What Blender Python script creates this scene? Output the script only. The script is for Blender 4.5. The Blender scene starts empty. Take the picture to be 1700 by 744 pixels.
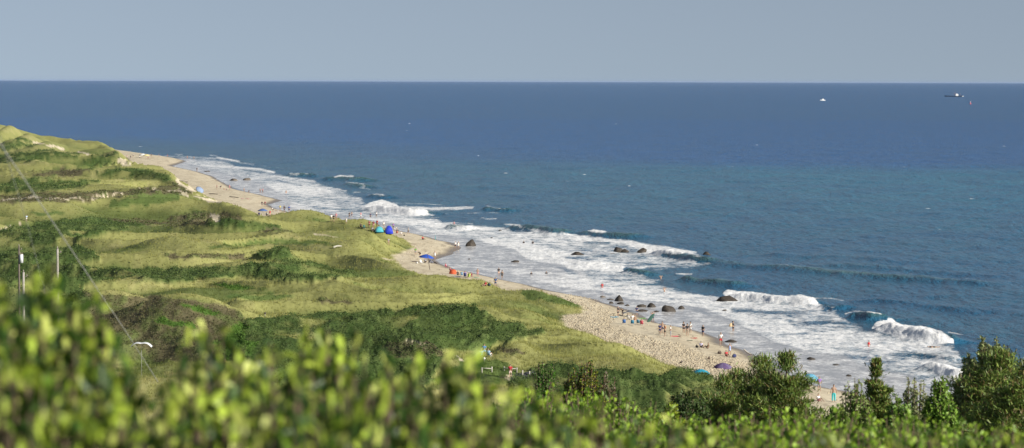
import bpy, bmesh, math, random
import numpy as np
from mathutils import Vector, Matrix, Quaternion

R = math.radians
rng = np.random.default_rng(7)
random.seed(7)
scene = bpy.context.scene
col = scene.collection

# ------------------------------------------------------------------ camera
F = 4722.0                       # focal length in photo pixels (photo is 1700 x 744)
CAM = np.array([0.0, 0.0, 40.0])
PITCH, ROLL = math.atan(237.0 / F), math.atan(4.5 / 1700.0)
cf = np.array([0, math.cos(PITCH), -math.sin(PITCH)])
r0 = np.array([1.0, 0, 0]); u0 = np.array([0, math.sin(PITCH), math.cos(PITCH)])
cr = r0 * math.cos(ROLL) + u0 * math.sin(ROLL)
cu = u0 * math.cos(ROLL) - r0 * math.sin(ROLL)
cd = bpy.data.cameras.new('camera'); cam = bpy.data.objects.new('camera', cd); col.objects.link(cam)
cam.matrix_world = Matrix(((cr[0], cu[0], -cf[0], CAM[0]), (cr[1], cu[1], -cf[1], CAM[1]),
                           (cr[2], cu[2], -cf[2], CAM[2]), (0, 0, 0, 1)))
cd.sensor_width = 36.0; cd.lens = F / 1700 * 36.0
cd.clip_start = 0.1; cd.clip_end = 300000
cd.dof.use_dof = True; cd.dof.focus_distance = 480; cd.dof.aperture_fstop = 3.9; cd.dof.aperture_blades = 7
scene.camera = cam

# ------------------------------------------------------------------ light
SUN_DIR = Vector((0.77, -0.50, 0.41)).normalized()      # towards the sun: right of and behind the viewer
world = bpy.data.worlds.new('World'); scene.world = world; world.use_nodes = True
wn = world.node_tree; wn.nodes.clear()
sky = wn.nodes.new('ShaderNodeTexSky'); sky.sky_type = 'NISHITA'; sky.sun_disc = False
sky.sun_elevation = math.asin(SUN_DIR.z); sky.sun_rotation = math.atan2(SUN_DIR.x, SUN_DIR.y)
sky.altitude = 0; sky.air_density = 1.0; sky.dust_density = 0.6; sky.ozone_density = 3.0
bg = wn.nodes.new('ShaderNodeBackground'); bg.inputs['Strength'].default_value = 0.059
wo = wn.nodes.new('ShaderNodeOutputWorld')
tcw = wn.nodes.new('ShaderNodeTexCoord'); mpw = wn.nodes.new('ShaderNodeVectorMath'); mpw.operation = 'MULTIPLY_ADD'
mpw.inputs[1].default_value = (1, 1, .9); mpw.inputs[2].default_value = (0, 0, .16)          # look past the yellow horizon band
wn.links.new(tcw.outputs['Generated'], mpw.inputs[0]); wn.links.new(mpw.outputs[0], sky.inputs['Vector'])
hs = wn.nodes.new('ShaderNodeHueSaturation'); hs.inputs['Saturation'].default_value = .60
wn.links.new(sky.outputs[0], hs.inputs['Color']); wn.links.new(hs.outputs[0], bg.inputs[0]); wn.links.new(bg.outputs[0], wo.inputs[0])
sl = bpy.data.lights.new('sun', 'SUN'); sl.energy = 4.2; sl.angle = R(0.53); sl.color = (1.0, 0.93, 0.82)
so = bpy.data.objects.new('sun', sl); col.objects.link(so)
so.rotation_euler = SUN_DIR.to_track_quat('Z', 'Y').to_euler()
scene.view_settings.view_transform = 'Standard'; scene.view_settings.look = 'None'
scene.view_settings.gamma = 1; scene.view_settings.use_curve_mapping = False
scene.view_settings.exposure = 0.7
scene.cycles.max_bounces = 6; scene.cycles.transparent_max_bounces = 4
scene.cycles.use_denoising = True

# ------------------------------------------------------------------ helpers
def proj(P):
    rel = P - CAM
    f = rel @ cf
    f = np.where(np.abs(f) < 1e-6, 1e-6, f)
    return 850 + F * (rel @ cr) / f, 372 - F * (rel @ cu) / f
def ray(px, py):
    d = cf * F + cr * (px - 850) - cu * (py - 372)
    return d / np.linalg.norm(d)
def unproj(px, py, z=0.0):
    d = ray(px, py); t = (z - CAM[2]) / d[2]
    return CAM + d * t
def at_dist(px, py, y):
    d = ray(px, py); return CAM + d * (y / d[1])

def _hash(ix, iy, seed):
    h = (ix.astype(np.int64) * 374761393 + iy.astype(np.int64) * 668265263 + seed * 1442695041) & 0xFFFFFFFF
    h = ((h ^ (h >> 13)) * 1274126177) & 0xFFFFFFFF
    h = (h ^ (h >> 16)) & 0xFFFFFFFF
    return h.astype(np.float64) / 4294967295.0
def vn(x, y, seed=0):
    """value noise, -1..1"""
    ix = np.floor(x); iy = np.floor(y); fx = x - ix; fy = y - iy
    fx = fx * fx * fx * (fx * (fx * 6 - 15) + 10); fy = fy * fy * fy * (fy * (fy * 6 - 15) + 10)
    a = _hash(ix, iy, seed); b = _hash(ix + 1, iy, seed); c = _hash(ix, iy + 1, seed); d = _hash(ix + 1, iy + 1, seed)
    return (a + (b - a) * fx + (c - a) * fy + (a - b - c + d) * fx * fy) * 2 - 1
def fbm(x, y, o=4, seed=0, g=0.5):
    s = 0; a = 1; t = 0
    for i in range(o):
        s = s + a * vn(x + 17.3 * i, y - 9.1 * i, seed + i); t += a; a *= g; x = x * 2.03; y = y * 2.03
    return s / t
def sstep(a, b, x):
    t = np.clip((x - a) / (b - a), 0, 1); return t * t * (3 - 2 * t)

# masks drawn over the ground in photo-pixel coordinates and carried to world points
MX, MY0, MW, MH = 400, 100, 2500, 720           # margin left, first row, canvas size
def mask(): return np.zeros((MH, MW), np.float32)
def poly(m, pts, v=1.0):
    p = np.array(pts, float); xs = p[:, 0] + MX; ys = p[:, 1] - MY0
    y0, y1 = max(0, int(ys.min())), min(MH - 1, int(ys.max()) + 1)
    n = len(p)
    for r in range(y0, y1 + 1):
        yy = r + 0.5; hit = []
        for i in range(n):
            a, b = i, (i + 1) % n
            if (ys[a] <= yy) != (ys[b] <= yy):
                hit.append(xs[a] + (yy - ys[a]) / (ys[b] - ys[a]) * (xs[b] - xs[a]))
        hit.sort()
        for k in range(0, len(hit) - 1, 2):
            a, b = int(max(0, round(hit[k]))), int(min(MW, round(hit[k + 1])))
            if b > a: m[r, a:b] = v
def stroke(m, pts, w, v=1.0, mode='max'):
    """soft line, w = half thickness in px"""
    for (a, b) in zip(pts[:-1], pts[1:]):
        ax, ay, bx, by = a[0] + MX, a[1] - MY0, b[0] + MX, b[1] - MY0
        x0, x1 = int(max(0, min(ax, bx) - w - 4)), int(min(MW, max(ax, bx) + w + 5))
        y0, y1 = int(max(0, min(ay, by) - w - 4)), int(min(MH, max(ay, by) + w + 5))
        if x1 <= x0 or y1 <= y0: continue
        X, Y = np.meshgrid(np.arange(x0, x1) + .5, np.arange(y0, y1) + .5)
        L = (bx - ax) ** 2 + (by - ay) ** 2 + 1e-9
        t = np.clip(((X - ax) * (bx - ax) + (Y - ay) * (by - ay)) / L, 0, 1)
        d = np.hypot((X - ax - t * (bx - ax)) * 0.5, Y - ay - t * (by - ay))
        k = np.clip(1.2 - d / w, 0, 1) if w > 0 else d * 0
        sub = m[y0:y1, x0:x1]
        if mode == 'max': np.maximum(sub, k * v, out=sub)
        else: sub[:] = sub * (1 - k) + v * k
def blur(m, r):
    for ax in (0, 1):
        k = 2 * r + 1
        pad = [(0, 0), (0, 0)]; pad[ax] = (r + 1, r)
        c = np.cumsum(np.pad(m, pad, mode='edge').astype(np.float64), axis=ax)
        m = (np.take(c, range(k, c.shape[ax]), ax) - np.take(c, range(0, c.shape[ax] - k), ax)) / k
    return np.clip(m, 0, 1).astype(np.float32)
def samp(m, px, py):
    x = np.clip(px + MX - .5, 0, MW - 1.01); y = np.clip(py - MY0 - .5, 0, MH - 1.01)
    ix = x.astype(int); iy = y.astype(int); fx = x - ix; fy = y - iy
    return (m[iy, ix] * (1 - fx) + m[iy, ix + 1] * fx) * (1 - fy) + (m[iy + 1, ix] * (1 - fx) + m[iy + 1, ix + 1] * fx) * fy

def seg_dist(X, Y, P, closed=False):
    P = np.asarray(P)[:, :2]; n = len(P); D = np.full(X.shape, 1e18)
    for i in range(n if closed else n - 1):
        a, b = P[i], P[(i + 1) % n]; ex, ey = b - a; L = ex * ex + ey * ey + 1e-9
        t = np.clip(((X - a[0]) * ex + (Y - a[1]) * ey) / L, 0, 1)
        d = (X - a[0] - t * ex) ** 2 + (Y - a[1] - t * ey) ** 2
        np.minimum(D, d, out=D)
    return np.sqrt(D)
def inside(X, Y, P):
    P = np.asarray(P)[:, :2]; n = len(P); r = np.zeros(X.shape, bool)
    for i in range(n):
        (x1, y1), (x2, y2) = P[i], P[(i + 1) % n]
        if y1 == y2: continue
        c = ((y1 > Y) != (y2 > Y)) & (X < (x2 - x1) * (Y - y1) / (y2 - y1) + x1)
        r ^= c
    return r
def sdist(X, Y, P):
    d = seg_dist(X, Y, P, True); return np.where(inside(X, Y, P), d, -d)

def np_mesh(name, V, Fc, color=None, attrs=None, smooth=True):
    """V (n,3), Fc (m,3|4) -> mesh"""
    me = bpy.data.meshes.new(name); V = np.ascontiguousarray(V, np.float32); Fc = np.ascontiguousarray(Fc, np.int32)
    k = Fc.shape[1]
    me.vertices.add(len(V)); me.vertices.foreach_set('co', V.ravel())
    me.loops.add(Fc.size); me.loops.foreach_set('vertex_index', Fc.ravel())
    me.polygons.add(len(Fc)); me.polygons.foreach_set('loop_start', np.arange(0, Fc.size, k, dtype=np.int32))
    me.polygons.foreach_set('loop_total', np.full(len(Fc), k, np.int32))
    if smooth: me.polygons.foreach_set('use_smooth', np.ones(len(Fc), bool))
    me.update(calc_edges=True)
    if color is not None:
        a = me.color_attributes.new('Col', 'FLOAT_COLOR', 'POINT')
        c = np.ones((len(V), 4), np.float32); c[:, :3] = color; a.data.foreach_set('color', c.ravel())
    for nm, v in (attrs or {}).items():
        a = me.attributes.new(nm, 'FLOAT', 'POINT'); a.data.foreach_set('value', np.ascontiguousarray(v, np.float32))
    return me
def link(name, me, mat=None, parent=None, loc=None):
    o = bpy.data.objects.new(name, me); col.objects.link(o)
    if mat is not None and me is not None:
        me.materials.clear(); me.materials.append(mat)
    if parent is not None: o.parent = parent
    if loc is not None: o.location = loc
    return o
def tag(o, label=None, cat=None, group=None, kind=None):
    if label: o['label'] = label
    if cat: o['category'] = cat
    if group: o['group'] = group
    if kind: o['kind'] = kind
    return o
def empty(name, loc=(0, 0, 0), rz=0.0):
    o = bpy.data.objects.new(name, None); col.objects.link(o); o.location = loc; o.rotation_euler = (0, 0, rz)
    o.empty_display_size = 0.3; return o
def grid_faces(nr, nc, keep=None):
    i = np.arange(nr - 1)[:, None] * nc + np.arange(nc - 1)[None, :]
    f = np.stack([i, i + 1, i + nc + 1, i + nc], -1).reshape(-1, 4)
    if keep is not None:
        f = f[keep[f].any(1)]
    return f
def compact(V, Fc, *arrs):
    used = np.zeros(len(V), bool); used[Fc.ravel()] = True
    idx = np.cumsum(used) - 1
    return (V[used], idx[Fc]) + tuple(a[used] for a in arrs)

# ------------------------------------------------------------------ materials
def mat(name, base=(.5, .5, .5), rough=0.8, spec=0.3, var=0.0, vscale=3.0, attr=False, bump=0.0, bscale=5.0, transl=0.0, metal=0.0):
    m = bpy.data.materials.new(name); m.use_nodes = True; nt = m.node_tree; b = nt.nodes['Principled BSDF']
    b.inputs['Roughness'].default_value = rough; b.inputs['Specular IOR Level'].default_value = spec
    b.inputs['Metallic'].default_value = metal
    b.inputs['Base Color'].default_value = (*base, 1)
    src = None
    if attr:
        a = nt.nodes.new('ShaderNodeAttribute'); a.attribute_name = 'Col'; src = a.outputs['Color']
    tc = nt.nodes.new('ShaderNodeTexCoord')
    if var > 0:
        n = nt.nodes.new('ShaderNodeTexNoise'); n.inputs['Scale'].default_value = vscale; n.inputs['Detail'].default_value = 5
        nt.links.new(tc.outputs['Object'], n.inputs['Vector'])
        mr = nt.nodes.new('ShaderNodeMapRange'); mr.inputs[1].default_value = 0.25; mr.inputs[2].default_value = 0.75
        mr.inputs[3].default_value = 1 - var; mr.inputs[4].default_value = 1 + var
        nt.links.new(n.outputs[0], mr.inputs[0])
        mx = nt.nodes.new('ShaderNodeMix'); mx.data_type = 'RGBA'; mx.blend_type = 'MULTIPLY'; mx.inputs[0].default_value = 1
        if src is not None: nt.links.new(src, mx.inputs[6])
        else: mx.inputs[6].default_value = (*base, 1)
        nt.links.new(mr.outputs[0], mx.inputs[7]); src = mx.outputs[2]
    if src is not None: nt.links.new(src, b.inputs['Base Color'])
    if bump > 0:
        n = nt.nodes.new('ShaderNodeTexNoise'); n.inputs['Scale'].default_value = bscale; n.inputs['Detail'].default_value = 6
        nt.links.new(tc.outputs['Object'], n.inputs['Vector'])
        bp = nt.nodes.new('ShaderNodeBump'); bp.inputs['Strength'].default_value = 1.0; bp.inputs['Distance'].default_value = bump
        nt.links.new(n.outputs[0], bp.inputs['Height']); nt.links.new(bp.outputs[0], b.inputs['Normal'])
    if transl > 0:
        t = nt.nodes.new('ShaderNodeBsdfTranslucent'); ms = nt.nodes.new('ShaderNodeMixShader'); ms.inputs[0].default_value = transl
        if src is not None: nt.links.new(src, t.inputs['Color'])
        else: t.inputs['Color'].default_value = (*base, 1)
        out = nt.nodes['Material Output']
        nt.links.new(b.outputs[0], ms.inputs[1]); nt.links.new(t.outputs[0], ms.inputs[2]); nt.links.new(ms.outputs[0], out.inputs[0])
    return m

# ------------------------------------------------------------------ shape of the coast (world metres)
shore_px = [(170, 246), (215, 252), (250, 257), (293, 263), (310, 268), (285, 276), (327, 285), (350, 292), (368, 302), (393, 315),
            (425, 322), (450, 328), (469, 333), (446, 340), (452, 345), (484, 354), (540, 365), (572, 371), (600, 376), (653, 381), (677, 386),
            (700, 391), (726, 398), (752, 404), (766, 411), (754, 418), (746, 424), (722, 432), (733, 439), (747, 444), (760, 448),
            (795, 455), (838, 466), (882, 475), (933, 487), (960, 492), (992, 499), (1032, 511), (1057, 520), (1076, 529), (1095, 537), (1121, 542),
            (1170, 553), (1192, 563), (1208, 573), (1241, 586), (1260, 597), (1300, 617), (1340, 636), (1380, 646), (1410, 651),
            (1450, 666), (1500, 690), (1600, 735), (1700, 775)]
edge_px = [(158, 244), (195, 252), (212, 262), (228, 277), (262, 287), (290, 292), (315, 308), (341, 324), (365, 335),
           (395, 345), (421, 357), (450, 361), (500, 363), (560, 371), (600, 380), (640, 390), (676, 396), (688, 404), (672, 411), (655, 416),
           (655, 428), (668, 440), (700, 455), (730, 463), (780, 474), (820, 482), (880, 492), (930, 495), (960, 499), (973, 507), (955, 515),
           (935, 520), (935, 532), (950, 547), (985, 558), (1040, 575), (1100, 597), (1150, 612), (1180, 622), (1220, 637), (1300, 670),
           (1420, 705), (1700, 800)]
SH = [unproj(x, y, 0.0)[:2] for x, y in shore_px]
ED = [unproj(x, y, 2.2)[:2] for x, y in edge_px]
LAND = SH + [np.array(p) for p in [(90, 270), (90, -400), (-900, -400), (-900, 1950), (-420, 1850), (-300, 1740)]]
DUNE = ED + [np.array(p) for p in [(60, 275), (60, -400), (-900, -400), (-900, 1930), (-430, 1820), (-320, 1715)]]

# dune tops: crest px x, crest px y, peak z, half width px, half depth m, top weight
mounds = [(-50, 205, 16, 60, 120), (3, 214, 15, 26, 80), (38, 224, 12.5, 30, 60), (75, 235, 9.5, 30, 60), (112, 239, 7.5, 34, 60), (150, 246, 6.5, 40, 50), (188, 252, 7.5, 28, 45), (60, 252, 8, 70, 45), (100, 262, 6.5, 90, 35),
          (215, 281, 6.8, 60, 38), (270, 290, 6.0, 45, 35), (60, 292, 8, 90, 28), (160, 300, 6, 60, 22), (20, 328, 7.5, 120, 22), (150, 322, 6.5, 90, 20),
          (265, 320, 6.8, 75, 22), (330, 349, 6.8, 35, 13), (390, 356, 6.0, 28, 10), (300, 365, 5.5, 60, 12), (500, 356, 6.6, 55, 20), (600, 371, 5.6, 60, 22),
          (650, 392, 4.6, 35, 16), (110, 362, 7.2, 120, 16), (400, 367, 6.2, 60, 12), (560, 386, 5.8, 90, 12), (463, 409, 7.0, 38, 9),
          (250, 402, 6.2, 120, 12), (600, 400, 5.8, 45, 8), (455, 434, 6.6, 110, 9), (250, 425, 5.6, 110, 9), (590, 438, 5.2, 70, 8), (640, 420, 4.8, 30, 9),
          (330, 470, 5.4, 120, 8), (560, 470, 5.4, 100, 8), (300, 492, 8.6, 95, 11), (180, 486, 7.6, 90, 11), (340, 498, 8.0, 55, 9), (60, 470, 8, 100, 12), (700, 470, 4.6, 70, 7),
          (760, 508, 6.6, 75, 7), (600, 516, 6.0, 110, 8), (620, 488, 5.0, 90, 6), (860, 492, 4.6, 60, 5), (930, 498, 4.2, 30, 3.5), (900, 520, 4.8, 55, 5),
          (852, 576, 5.2, 32, 4), (960, 548, 4.6, 70, 5), (1000, 575, 4.6, 55, 5), (1060, 592, 4.6, 40, 4), (700, 560, 5.4, 80, 6), (1075, 614, 4.0, 35, 3.5)]
MW_ = []
for (cx, cy, z, hw, hd) in mounds:
    d = (40 - z) * F / (cy - 131.8 - cx * 4.5 / 1700); P = at_dist(cx, cy, d)
    MW_.append((P[0], P[1] + hd * 0.15, z, hw / F * d * 1.15, hd))

hill_d = [-400, -30, 0, 7, 11, 17, 25, 40, 80, 100, 150, 220, 290, 330, 350, 5000]
hill_z = [38, 38.5, 38.3, 38.0, 37.6, 36.9, 35.9, 33.9, 29.3, 26.7, 19, 9, 3.4, 0.5, -3, -3]
def H(X, Y):
    """ground height without the fine growth; returns z, shore distance, dune-edge distance"""
    s = sdist(X, Y, LAND); e = sdist(X, Y, DUNE)
    s = s + 0.5 * vn(X / 5, Y / 9, 3)
    zb = np.where(s > 0, 2.1 * (1 - np.exp(-np.maximum(s, 0) / 11)), s * 0.08)
    zb = zb + 0.06 * fbm(X / 4, Y / 7, 3, 5) * np.clip(s / 4, 0, 1)
    e2 = e + 1.3 * fbm(X / 5, Y / 5, 3, 8)
    k = sstep(-1.0, 9.0, e2)
    Yp = np.maximum(Y, 200.0); lv = np.log(Yp) * 21; lu = X / Yp * 15           # dune rows grow with the scale of the coast behind
    rel = 1.15 - 5.0 * np.abs(fbm(lu + .25 * lv, lv * 1.15 + .5 * vn(lu * 1.7, lv, 23), 3, 21, .40)); rel = np.maximum(rel, -1.0 + .25 * (rel + 1))
    zd = 1.2 + (1.5 * rel + .42 * fbm(X / 12, Y / 26, 3, 31)) * np.clip(Yp / 520, .6, 2.2)
    m = np.zeros(X.shape)
    for (mx, my, mz, wx, wy) in MW_:
        q = ((X - mx) / wx) ** 2 + ((Y - my) / wy) ** 2
        near = q < 9
        m[near] = np.maximum(m[near], (mz - 3.1) * np.exp(-q[near] * 0.9) )
    zd = zd * (1 - 0.45 * np.clip(m / 4, 0, 1)) + m
    z = zb + k * zd
    H.rel = rel
    hz = np.interp(Y, hill_d, hill_z) + 0.35 * fbm(X / 9, Y / 9, 3, 55) * np.clip((Y - 15) / 40, 0, 1)
    z = np.maximum(z, hz)
    return z, s, e
def ground(x, y): return float(H(np.array([x]), np.array([y]))[0][0])
def hit(px, py, water=False):
    if water: return unproj(px, py, 0.0)
    d = ray(px, py); zs = np.linspace(18, -0.2, 700); t = (zs - 40) / d[2]
    X, Y = d[0] * t, d[1] * t; g = np.maximum(H(X, Y)[0], 0.0)
    below = np.nonzero(zs <= g)[0]; i = below[0] if len(below) else 699
    return np.array([X[i], Y[i], g[i]])
# ------------------------------------------------------------------ ground cover masks (traced kinds of growth)
SHR, BRN, SND, GRV, MID, ROAD = mask(), mask(), mask(), mask(), mask(), mask()
for p in [[(4, 243), (27, 226), (54, 232), (62, 240), (27, 251), (8, 252)],
          [(13, 256), (80, 247), (115, 254), (145, 255), (107, 264), (27, 270), (-100, 275), (-100, 262)],
          [(129, 270), (161, 258), (194, 251), (199, 259), (188, 275), (167, 275)],
          [(156, 289), (194, 277), (242, 281), (285, 291), (280, 305), (242, 294), (215, 299), (161, 293)],
          [(-200, 300), (0, 302), (54, 294), (113, 298), (167, 301), (172, 306), (107, 316), (0, 321), (-200, 322)],
          [(-200, 385), (0, 385), (30, 376), (54, 369), (121, 365), (134, 361), (210, 365), (269, 375), (215, 377), (188, 388), (140, 398), (129, 409), (158, 422), (161, 430), (139, 444), (139, 448), (250, 447), (363, 445), (456, 434), (524, 439), (598, 459), (560, 463), (514, 468), (476, 472), (405, 462), (337, 464), (285, 473), (139, 473), (150, 492), (140, 600), (-200, 600)],
          [(308, 362), (327, 349), (347, 351), (340, 362)],
          [(343, 372), (379, 365), (431, 368), (476, 380), (456, 383), (395, 381), (347, 378)],
          [(424, 430), (444, 417), (463, 410), (492, 420), (489, 428), (444, 431)],
          [(405, 533), (515, 526), (640, 518), (694, 509), (790, 511), (828, 531), (868, 542), (922, 550), (909, 558), (855, 566), (812, 577), (790, 580), (740, 590), (700, 660), (400, 660)],
          [(1020, 617), (1060, 616), (1082, 626), (1105, 620), (1150, 617), (1200, 640), (1300, 680), (1300, 790), (850, 790), (850, 640), (880, 612), (905, 607), (940, 607), (1000, 615)]]:
    poly(SHR, p)
for p in [[(295, 505), (331, 507), (366, 520), (363, 526), (314, 514)], [(266, 528), (324, 535), (330, 545), (262, 540)], [(380, 545), (400, 535), (420, 600), (340, 600)]]:
    pass
for p in [[(188, 332), (228, 321), (300, 320), (300, 332), (242, 342), (188, 346)], [(347, 409), (444, 397), (524, 399), (566, 409), (524, 407), (444, 407), (347, 413)],
          [(343, 471), (395, 471), (460, 480), (379, 483)], [(585, 470), (614, 471), (612, 474), (588, 474)], [(25, 352), (90, 350), (120, 355), (60, 358)],
          [(372, 488), (476, 488), (508, 492), (443, 499), (379, 494)], [(572, 490), (592, 491), (590, 495), (574, 494)], [(700, 520), (640, 580), (800, 585), (860, 560)],
          [(200, 265), (130, 275), (60, 285), (140, 284)], [(870, 477), (955, 500), (975, 509), (950, 510), (870, 495)], [(500, 357), (480, 356), (520, 362), (560, 369), (520, 366)],
          [(820, 596), (760, 600), (720, 640), (860, 640), (850, 606)]]:
    poly(MID, p)
for p in [[(48, 289), (121, 278), (150, 281), (118, 293), (54, 293)], [(0, 326), (54, 320), (150, 321), (172, 315), (199, 318), (280, 308), (300, 312), (320, 322), (199, 325), (150, 334), (0, 338)],
          [(250, 374), (282, 365), (308, 355), (356, 352), (356, 372), (292, 376)], [(366, 352), (402, 357), (408, 368), (369, 365)], [(437, 380), (482, 381), (485, 388), (440, 386)],
          [(140, 489), (250, 491), (298, 496), (347, 501), (379, 510), (405, 526), (410, 545), (400, 600), (140, 600)], [(534, 497), (576, 498), (580, 504), (536, 505)],
          [(825, 582), (850, 576), (882, 586), (855, 591)], [(640, 575), (700, 570), (740, 590), (700, 605), (640, 600)], [(276, 423), (411, 422), (405, 430), (276, 430)],
          [(180, 364), (250, 366), (268, 375), (200, 372)], [(285, 300), (300, 305), (310, 318), (290, 318)]]:
    poly(BRN, p)
G = mask()
for p in [[(295, 505), (331, 507), (366, 520), (363, 526), (314, 514)], [(266, 528), (324, 535), (330, 545), (262, 540)], [(385, 540), (402, 535), (430, 600), (340, 600)], [(345, 471), (395, 471), (440, 479), (379, 483)]]:
    poly(G, p)
stroke(SND, [(59, 236), (80, 243)], 2.0); stroke(SND, [(80, 241), (107, 248)], 2.0); stroke(SND, [(124, 252), (150, 255)], 2.0)
poly(SND, [(187, 263), (199, 261), (216, 275), (202, 276)]); poly(SND, [(290, 292), (300, 296), (322, 316), (314, 320), (300, 306)])
poly(SND, [(288, 312), (306, 318), (318, 328), (300, 325)]); poly(SND, [(322, 324), (340, 326), (372, 338), (345, 337)])
stroke(SND, [(0, 334), (50, 328), (80, 330), (150, 331), (199, 320)], 2.0, .9)
stroke(SND, [(240, 314), (290, 316)], 1.6, .8); stroke(SND, [(-20, 383), (20, 378), (42, 371)], 2.0, .9)
poly(SND, [(350, 353), (366, 355), (372, 368), (356, 369)]); poly(SND, [(672, 569), (704, 573), (692, 578), (682, 576)]); stroke(SND, [(753, 591), (769, 599)], 2)
stroke(SND, [(530, 391), (560, 396)], 3.0, .55); stroke(SND, [(841, 625), (876, 633)], 1.6, .8); stroke(SND, [(640, 430), (655, 432)], 3, .6)
poly(ROAD, [(849, 625), (857, 616), (876, 618), (896, 634), (876, 633)])
poly(GRV, [(950, 498), (990, 502), (1022, 520), (1010, 530), (1030, 547), (1085, 562), (1140, 577), (1190, 592), (1240, 606), (1260, 660), (1150, 622), (1060, 588), (985, 564), (930, 548), (930, 518)])
poly(GRV, [(688, 405), (720, 401), (752, 412), (738, 430), (705, 436), (668, 430), (655, 418)], .4); poly(GRV, [(820, 480), (880, 486), (950, 493), (990, 499), (960, 504), (880, 498), (820, 488)], .9)
SHR, BRN, MID, G = blur(SHR, 2), blur(BRN, 2), blur(MID, 3), blur(G, 2); SND, GRV, ROAD = blur(SND, 1), blur(GRV, 4), blur(ROAD, 1)

# ------------------------------------------------------------------ far ground: beach and dunes
az = np.concatenate([np.linspace(-420, -8, 110), np.arange(0, 1700, 1.35), np.linspace(1708, 2200, 50)])
dys = np.concatenate([np.linspace(40, 76, 12), np.arange(78, 540, 0.4), np.arange(540, 630, .7), np.linspace(632, 690, 10)])
tanx = (az - 850) / F
Yg = 40 * F / dys
X = (tanx[None, :] * Yg[:, None]); Y = np.repeat(Yg[:, None], len(az), 1)
nr, nc = X.shape; X = X.ravel(); Y = Y.ravel()
keep = np.zeros(len(X), bool)
rough = sdist(X[::1], Y[::1], LAND)
keep = rough > -14
f = grid_faces(nr, nc, keep)
V2 = np.stack([X, Y], 1); V2, f = compact(V2, f)
X, Y = V2[:, 0].copy(), V2[:, 1].copy()
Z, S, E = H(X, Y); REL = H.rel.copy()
px, py = proj(np.stack([X, Y, Z], 1))
wob = 2.2 * fbm(X / 1.7, Y / 4, 3, 70); w2 = fbm(px / 30, py / 9, 4, 73); pxw = px + 3 * wob + 16 * w2; pyw = py + 1.3 * wob + 3.2 * fbm(px / 18, py / 6, 4, 71) * np.clip((py - 220) / 200, .25, 1)
shr, brn, snd, grv, mid, road, gg = (samp(m, pxw, pyw) for m in (SHR, BRN, SND, GRV, MID, ROAD, G))
n0 = fbm(X / 2, Y / 4, 2, 84); shr = sstep(.28, .98, shr + .5 * fbm(X / 3, Y / 6, 3, 79) * (shr > .02)) * sstep(-.55, -.15, fbm(X / 7, Y / 12, 3, 83) + .15 * n0); brn = sstep(.25, .75, brn) * (1 - gg)
veg = sstep(-0.8, 0.8, E + 0.9 * fbm(X / 3, Y / 3, 3, 77))
far = np.clip(600 / Y, .25, 1)
n1 = fbm(X / 24, Y / 44, 3, 41); n2 = fbm(X / 5, Y / 9, 3, 42); n3 = fbm(X / 0.8, Y / 1.8, 2, 43); n4 = fbm(X / 2.2, Y / 5, 3, 44)
def c3(*a): return np.array(a)[None, :]
def mix(a, b, k): return a * (1 - k[:, None]) + b * k[:, None]
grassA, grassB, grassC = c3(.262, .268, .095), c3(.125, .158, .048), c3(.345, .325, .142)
C = mix(grassA + 0 * X[:, None], grassB, sstep(-.35, .55, .35 * n1 + .3 * n2 - .55 * REL)); C = mix(C, grassC, sstep(.15, .7, -n1 + .6 * n4 + .1 * n2) * .6)  # hollows greener with moisture, and darkened further: hump shading put into the grass colour
C = mix(C, c3(.075, .125, .032), sstep(.3, .8, mid + .3 * n4 * (mid > .05)) * .85)
C = mix(C, mix(c3(.050, .085, .022) + 0 * C, c3(.10, .14, .042), sstep(-.2, .6, .6 * n4 + .6 * n3)), shr)
C = mix(C, mix(c3(.115, .10, .058) + 0 * C, c3(.10, .125, .042), sstep(-.1, .5, n4)), brn * .9)
C = mix(C, c3(.075, .15, .025), sstep(.4, .7, gg + .3 * n4) * (gg > .05))
sandC = mix(c3(.60, .53, .39) + 0 * C, c3(.51, .44, .315), sstep(-.3, .6, fbm(X / 2.5, Y / 9, 4, 90)))
sandC = mix(sandC, c3(.30, .25, .18), sstep(.25, .5, fbm(X / .7, Y / 5, 3, 91)) * .5)
snd2 = sstep(.35, .65, snd + .25 * n4 * (snd > .05))
C = mix(C, sandC, snd2)
C = mix(sandC, C, veg)
wet = 1 - sstep(0.6, 3.2, S + .5 * fbm(X / 6, Y / 12, 3, 93))
C = mix(C, c3(.20, .165, .125), wet * (1 - veg))
C = mix(C, c3(.055, .06, .065), sstep(.4, .6, road))
C = C * (1 + .05 * n3[:, None])
gmask = veg * (1 - snd2) * (1 - sstep(.4, .6, road)); 
Z = Z + gmask * (shr * (.5 + .35 * fbm(X / 1.3, Y / 3, 3, 100) + .15 * n3) + (1 - shr) * (0.05 * n3 + .12 * n4)) * far
Z = Z + gmask * brn * .3 * n4 + grv * (1 - veg) * .10 * n3
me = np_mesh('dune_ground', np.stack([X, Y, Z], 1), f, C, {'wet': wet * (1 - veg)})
gm = mat('ground_cover', rough=.95, spec=.15, attr=True, var=.16, vscale=1.4, bump=.05, bscale=2.2)
nt = gm.node_tree; at = nt.nodes.new('ShaderNodeAttribute'); at.attribute_name = 'wet'
mr = nt.nodes.new('ShaderNodeMapRange'); mr.inputs[3].default_value = .95; mr.inputs[4].default_value = .32
nt.links.new(at.outputs['Fac'], mr.inputs[0]); nt.links.new(mr.outputs[0], nt.nodes['Principled BSDF'].inputs['Roughness'])
g_obj = tag(link('dunes_and_beach', me, gm), 'rolling grassy dunes and pale sandy beach along the sea', 'ground', kind='structure')
TX, TY, TZ = X, Y, Z; T = dict(shr=shr, brn=brn, snd=snd2, grv=grv, veg=veg, mid=mid, road=road, S=S, E=E, C=C, px=px, py=py, gg=gg)

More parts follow.
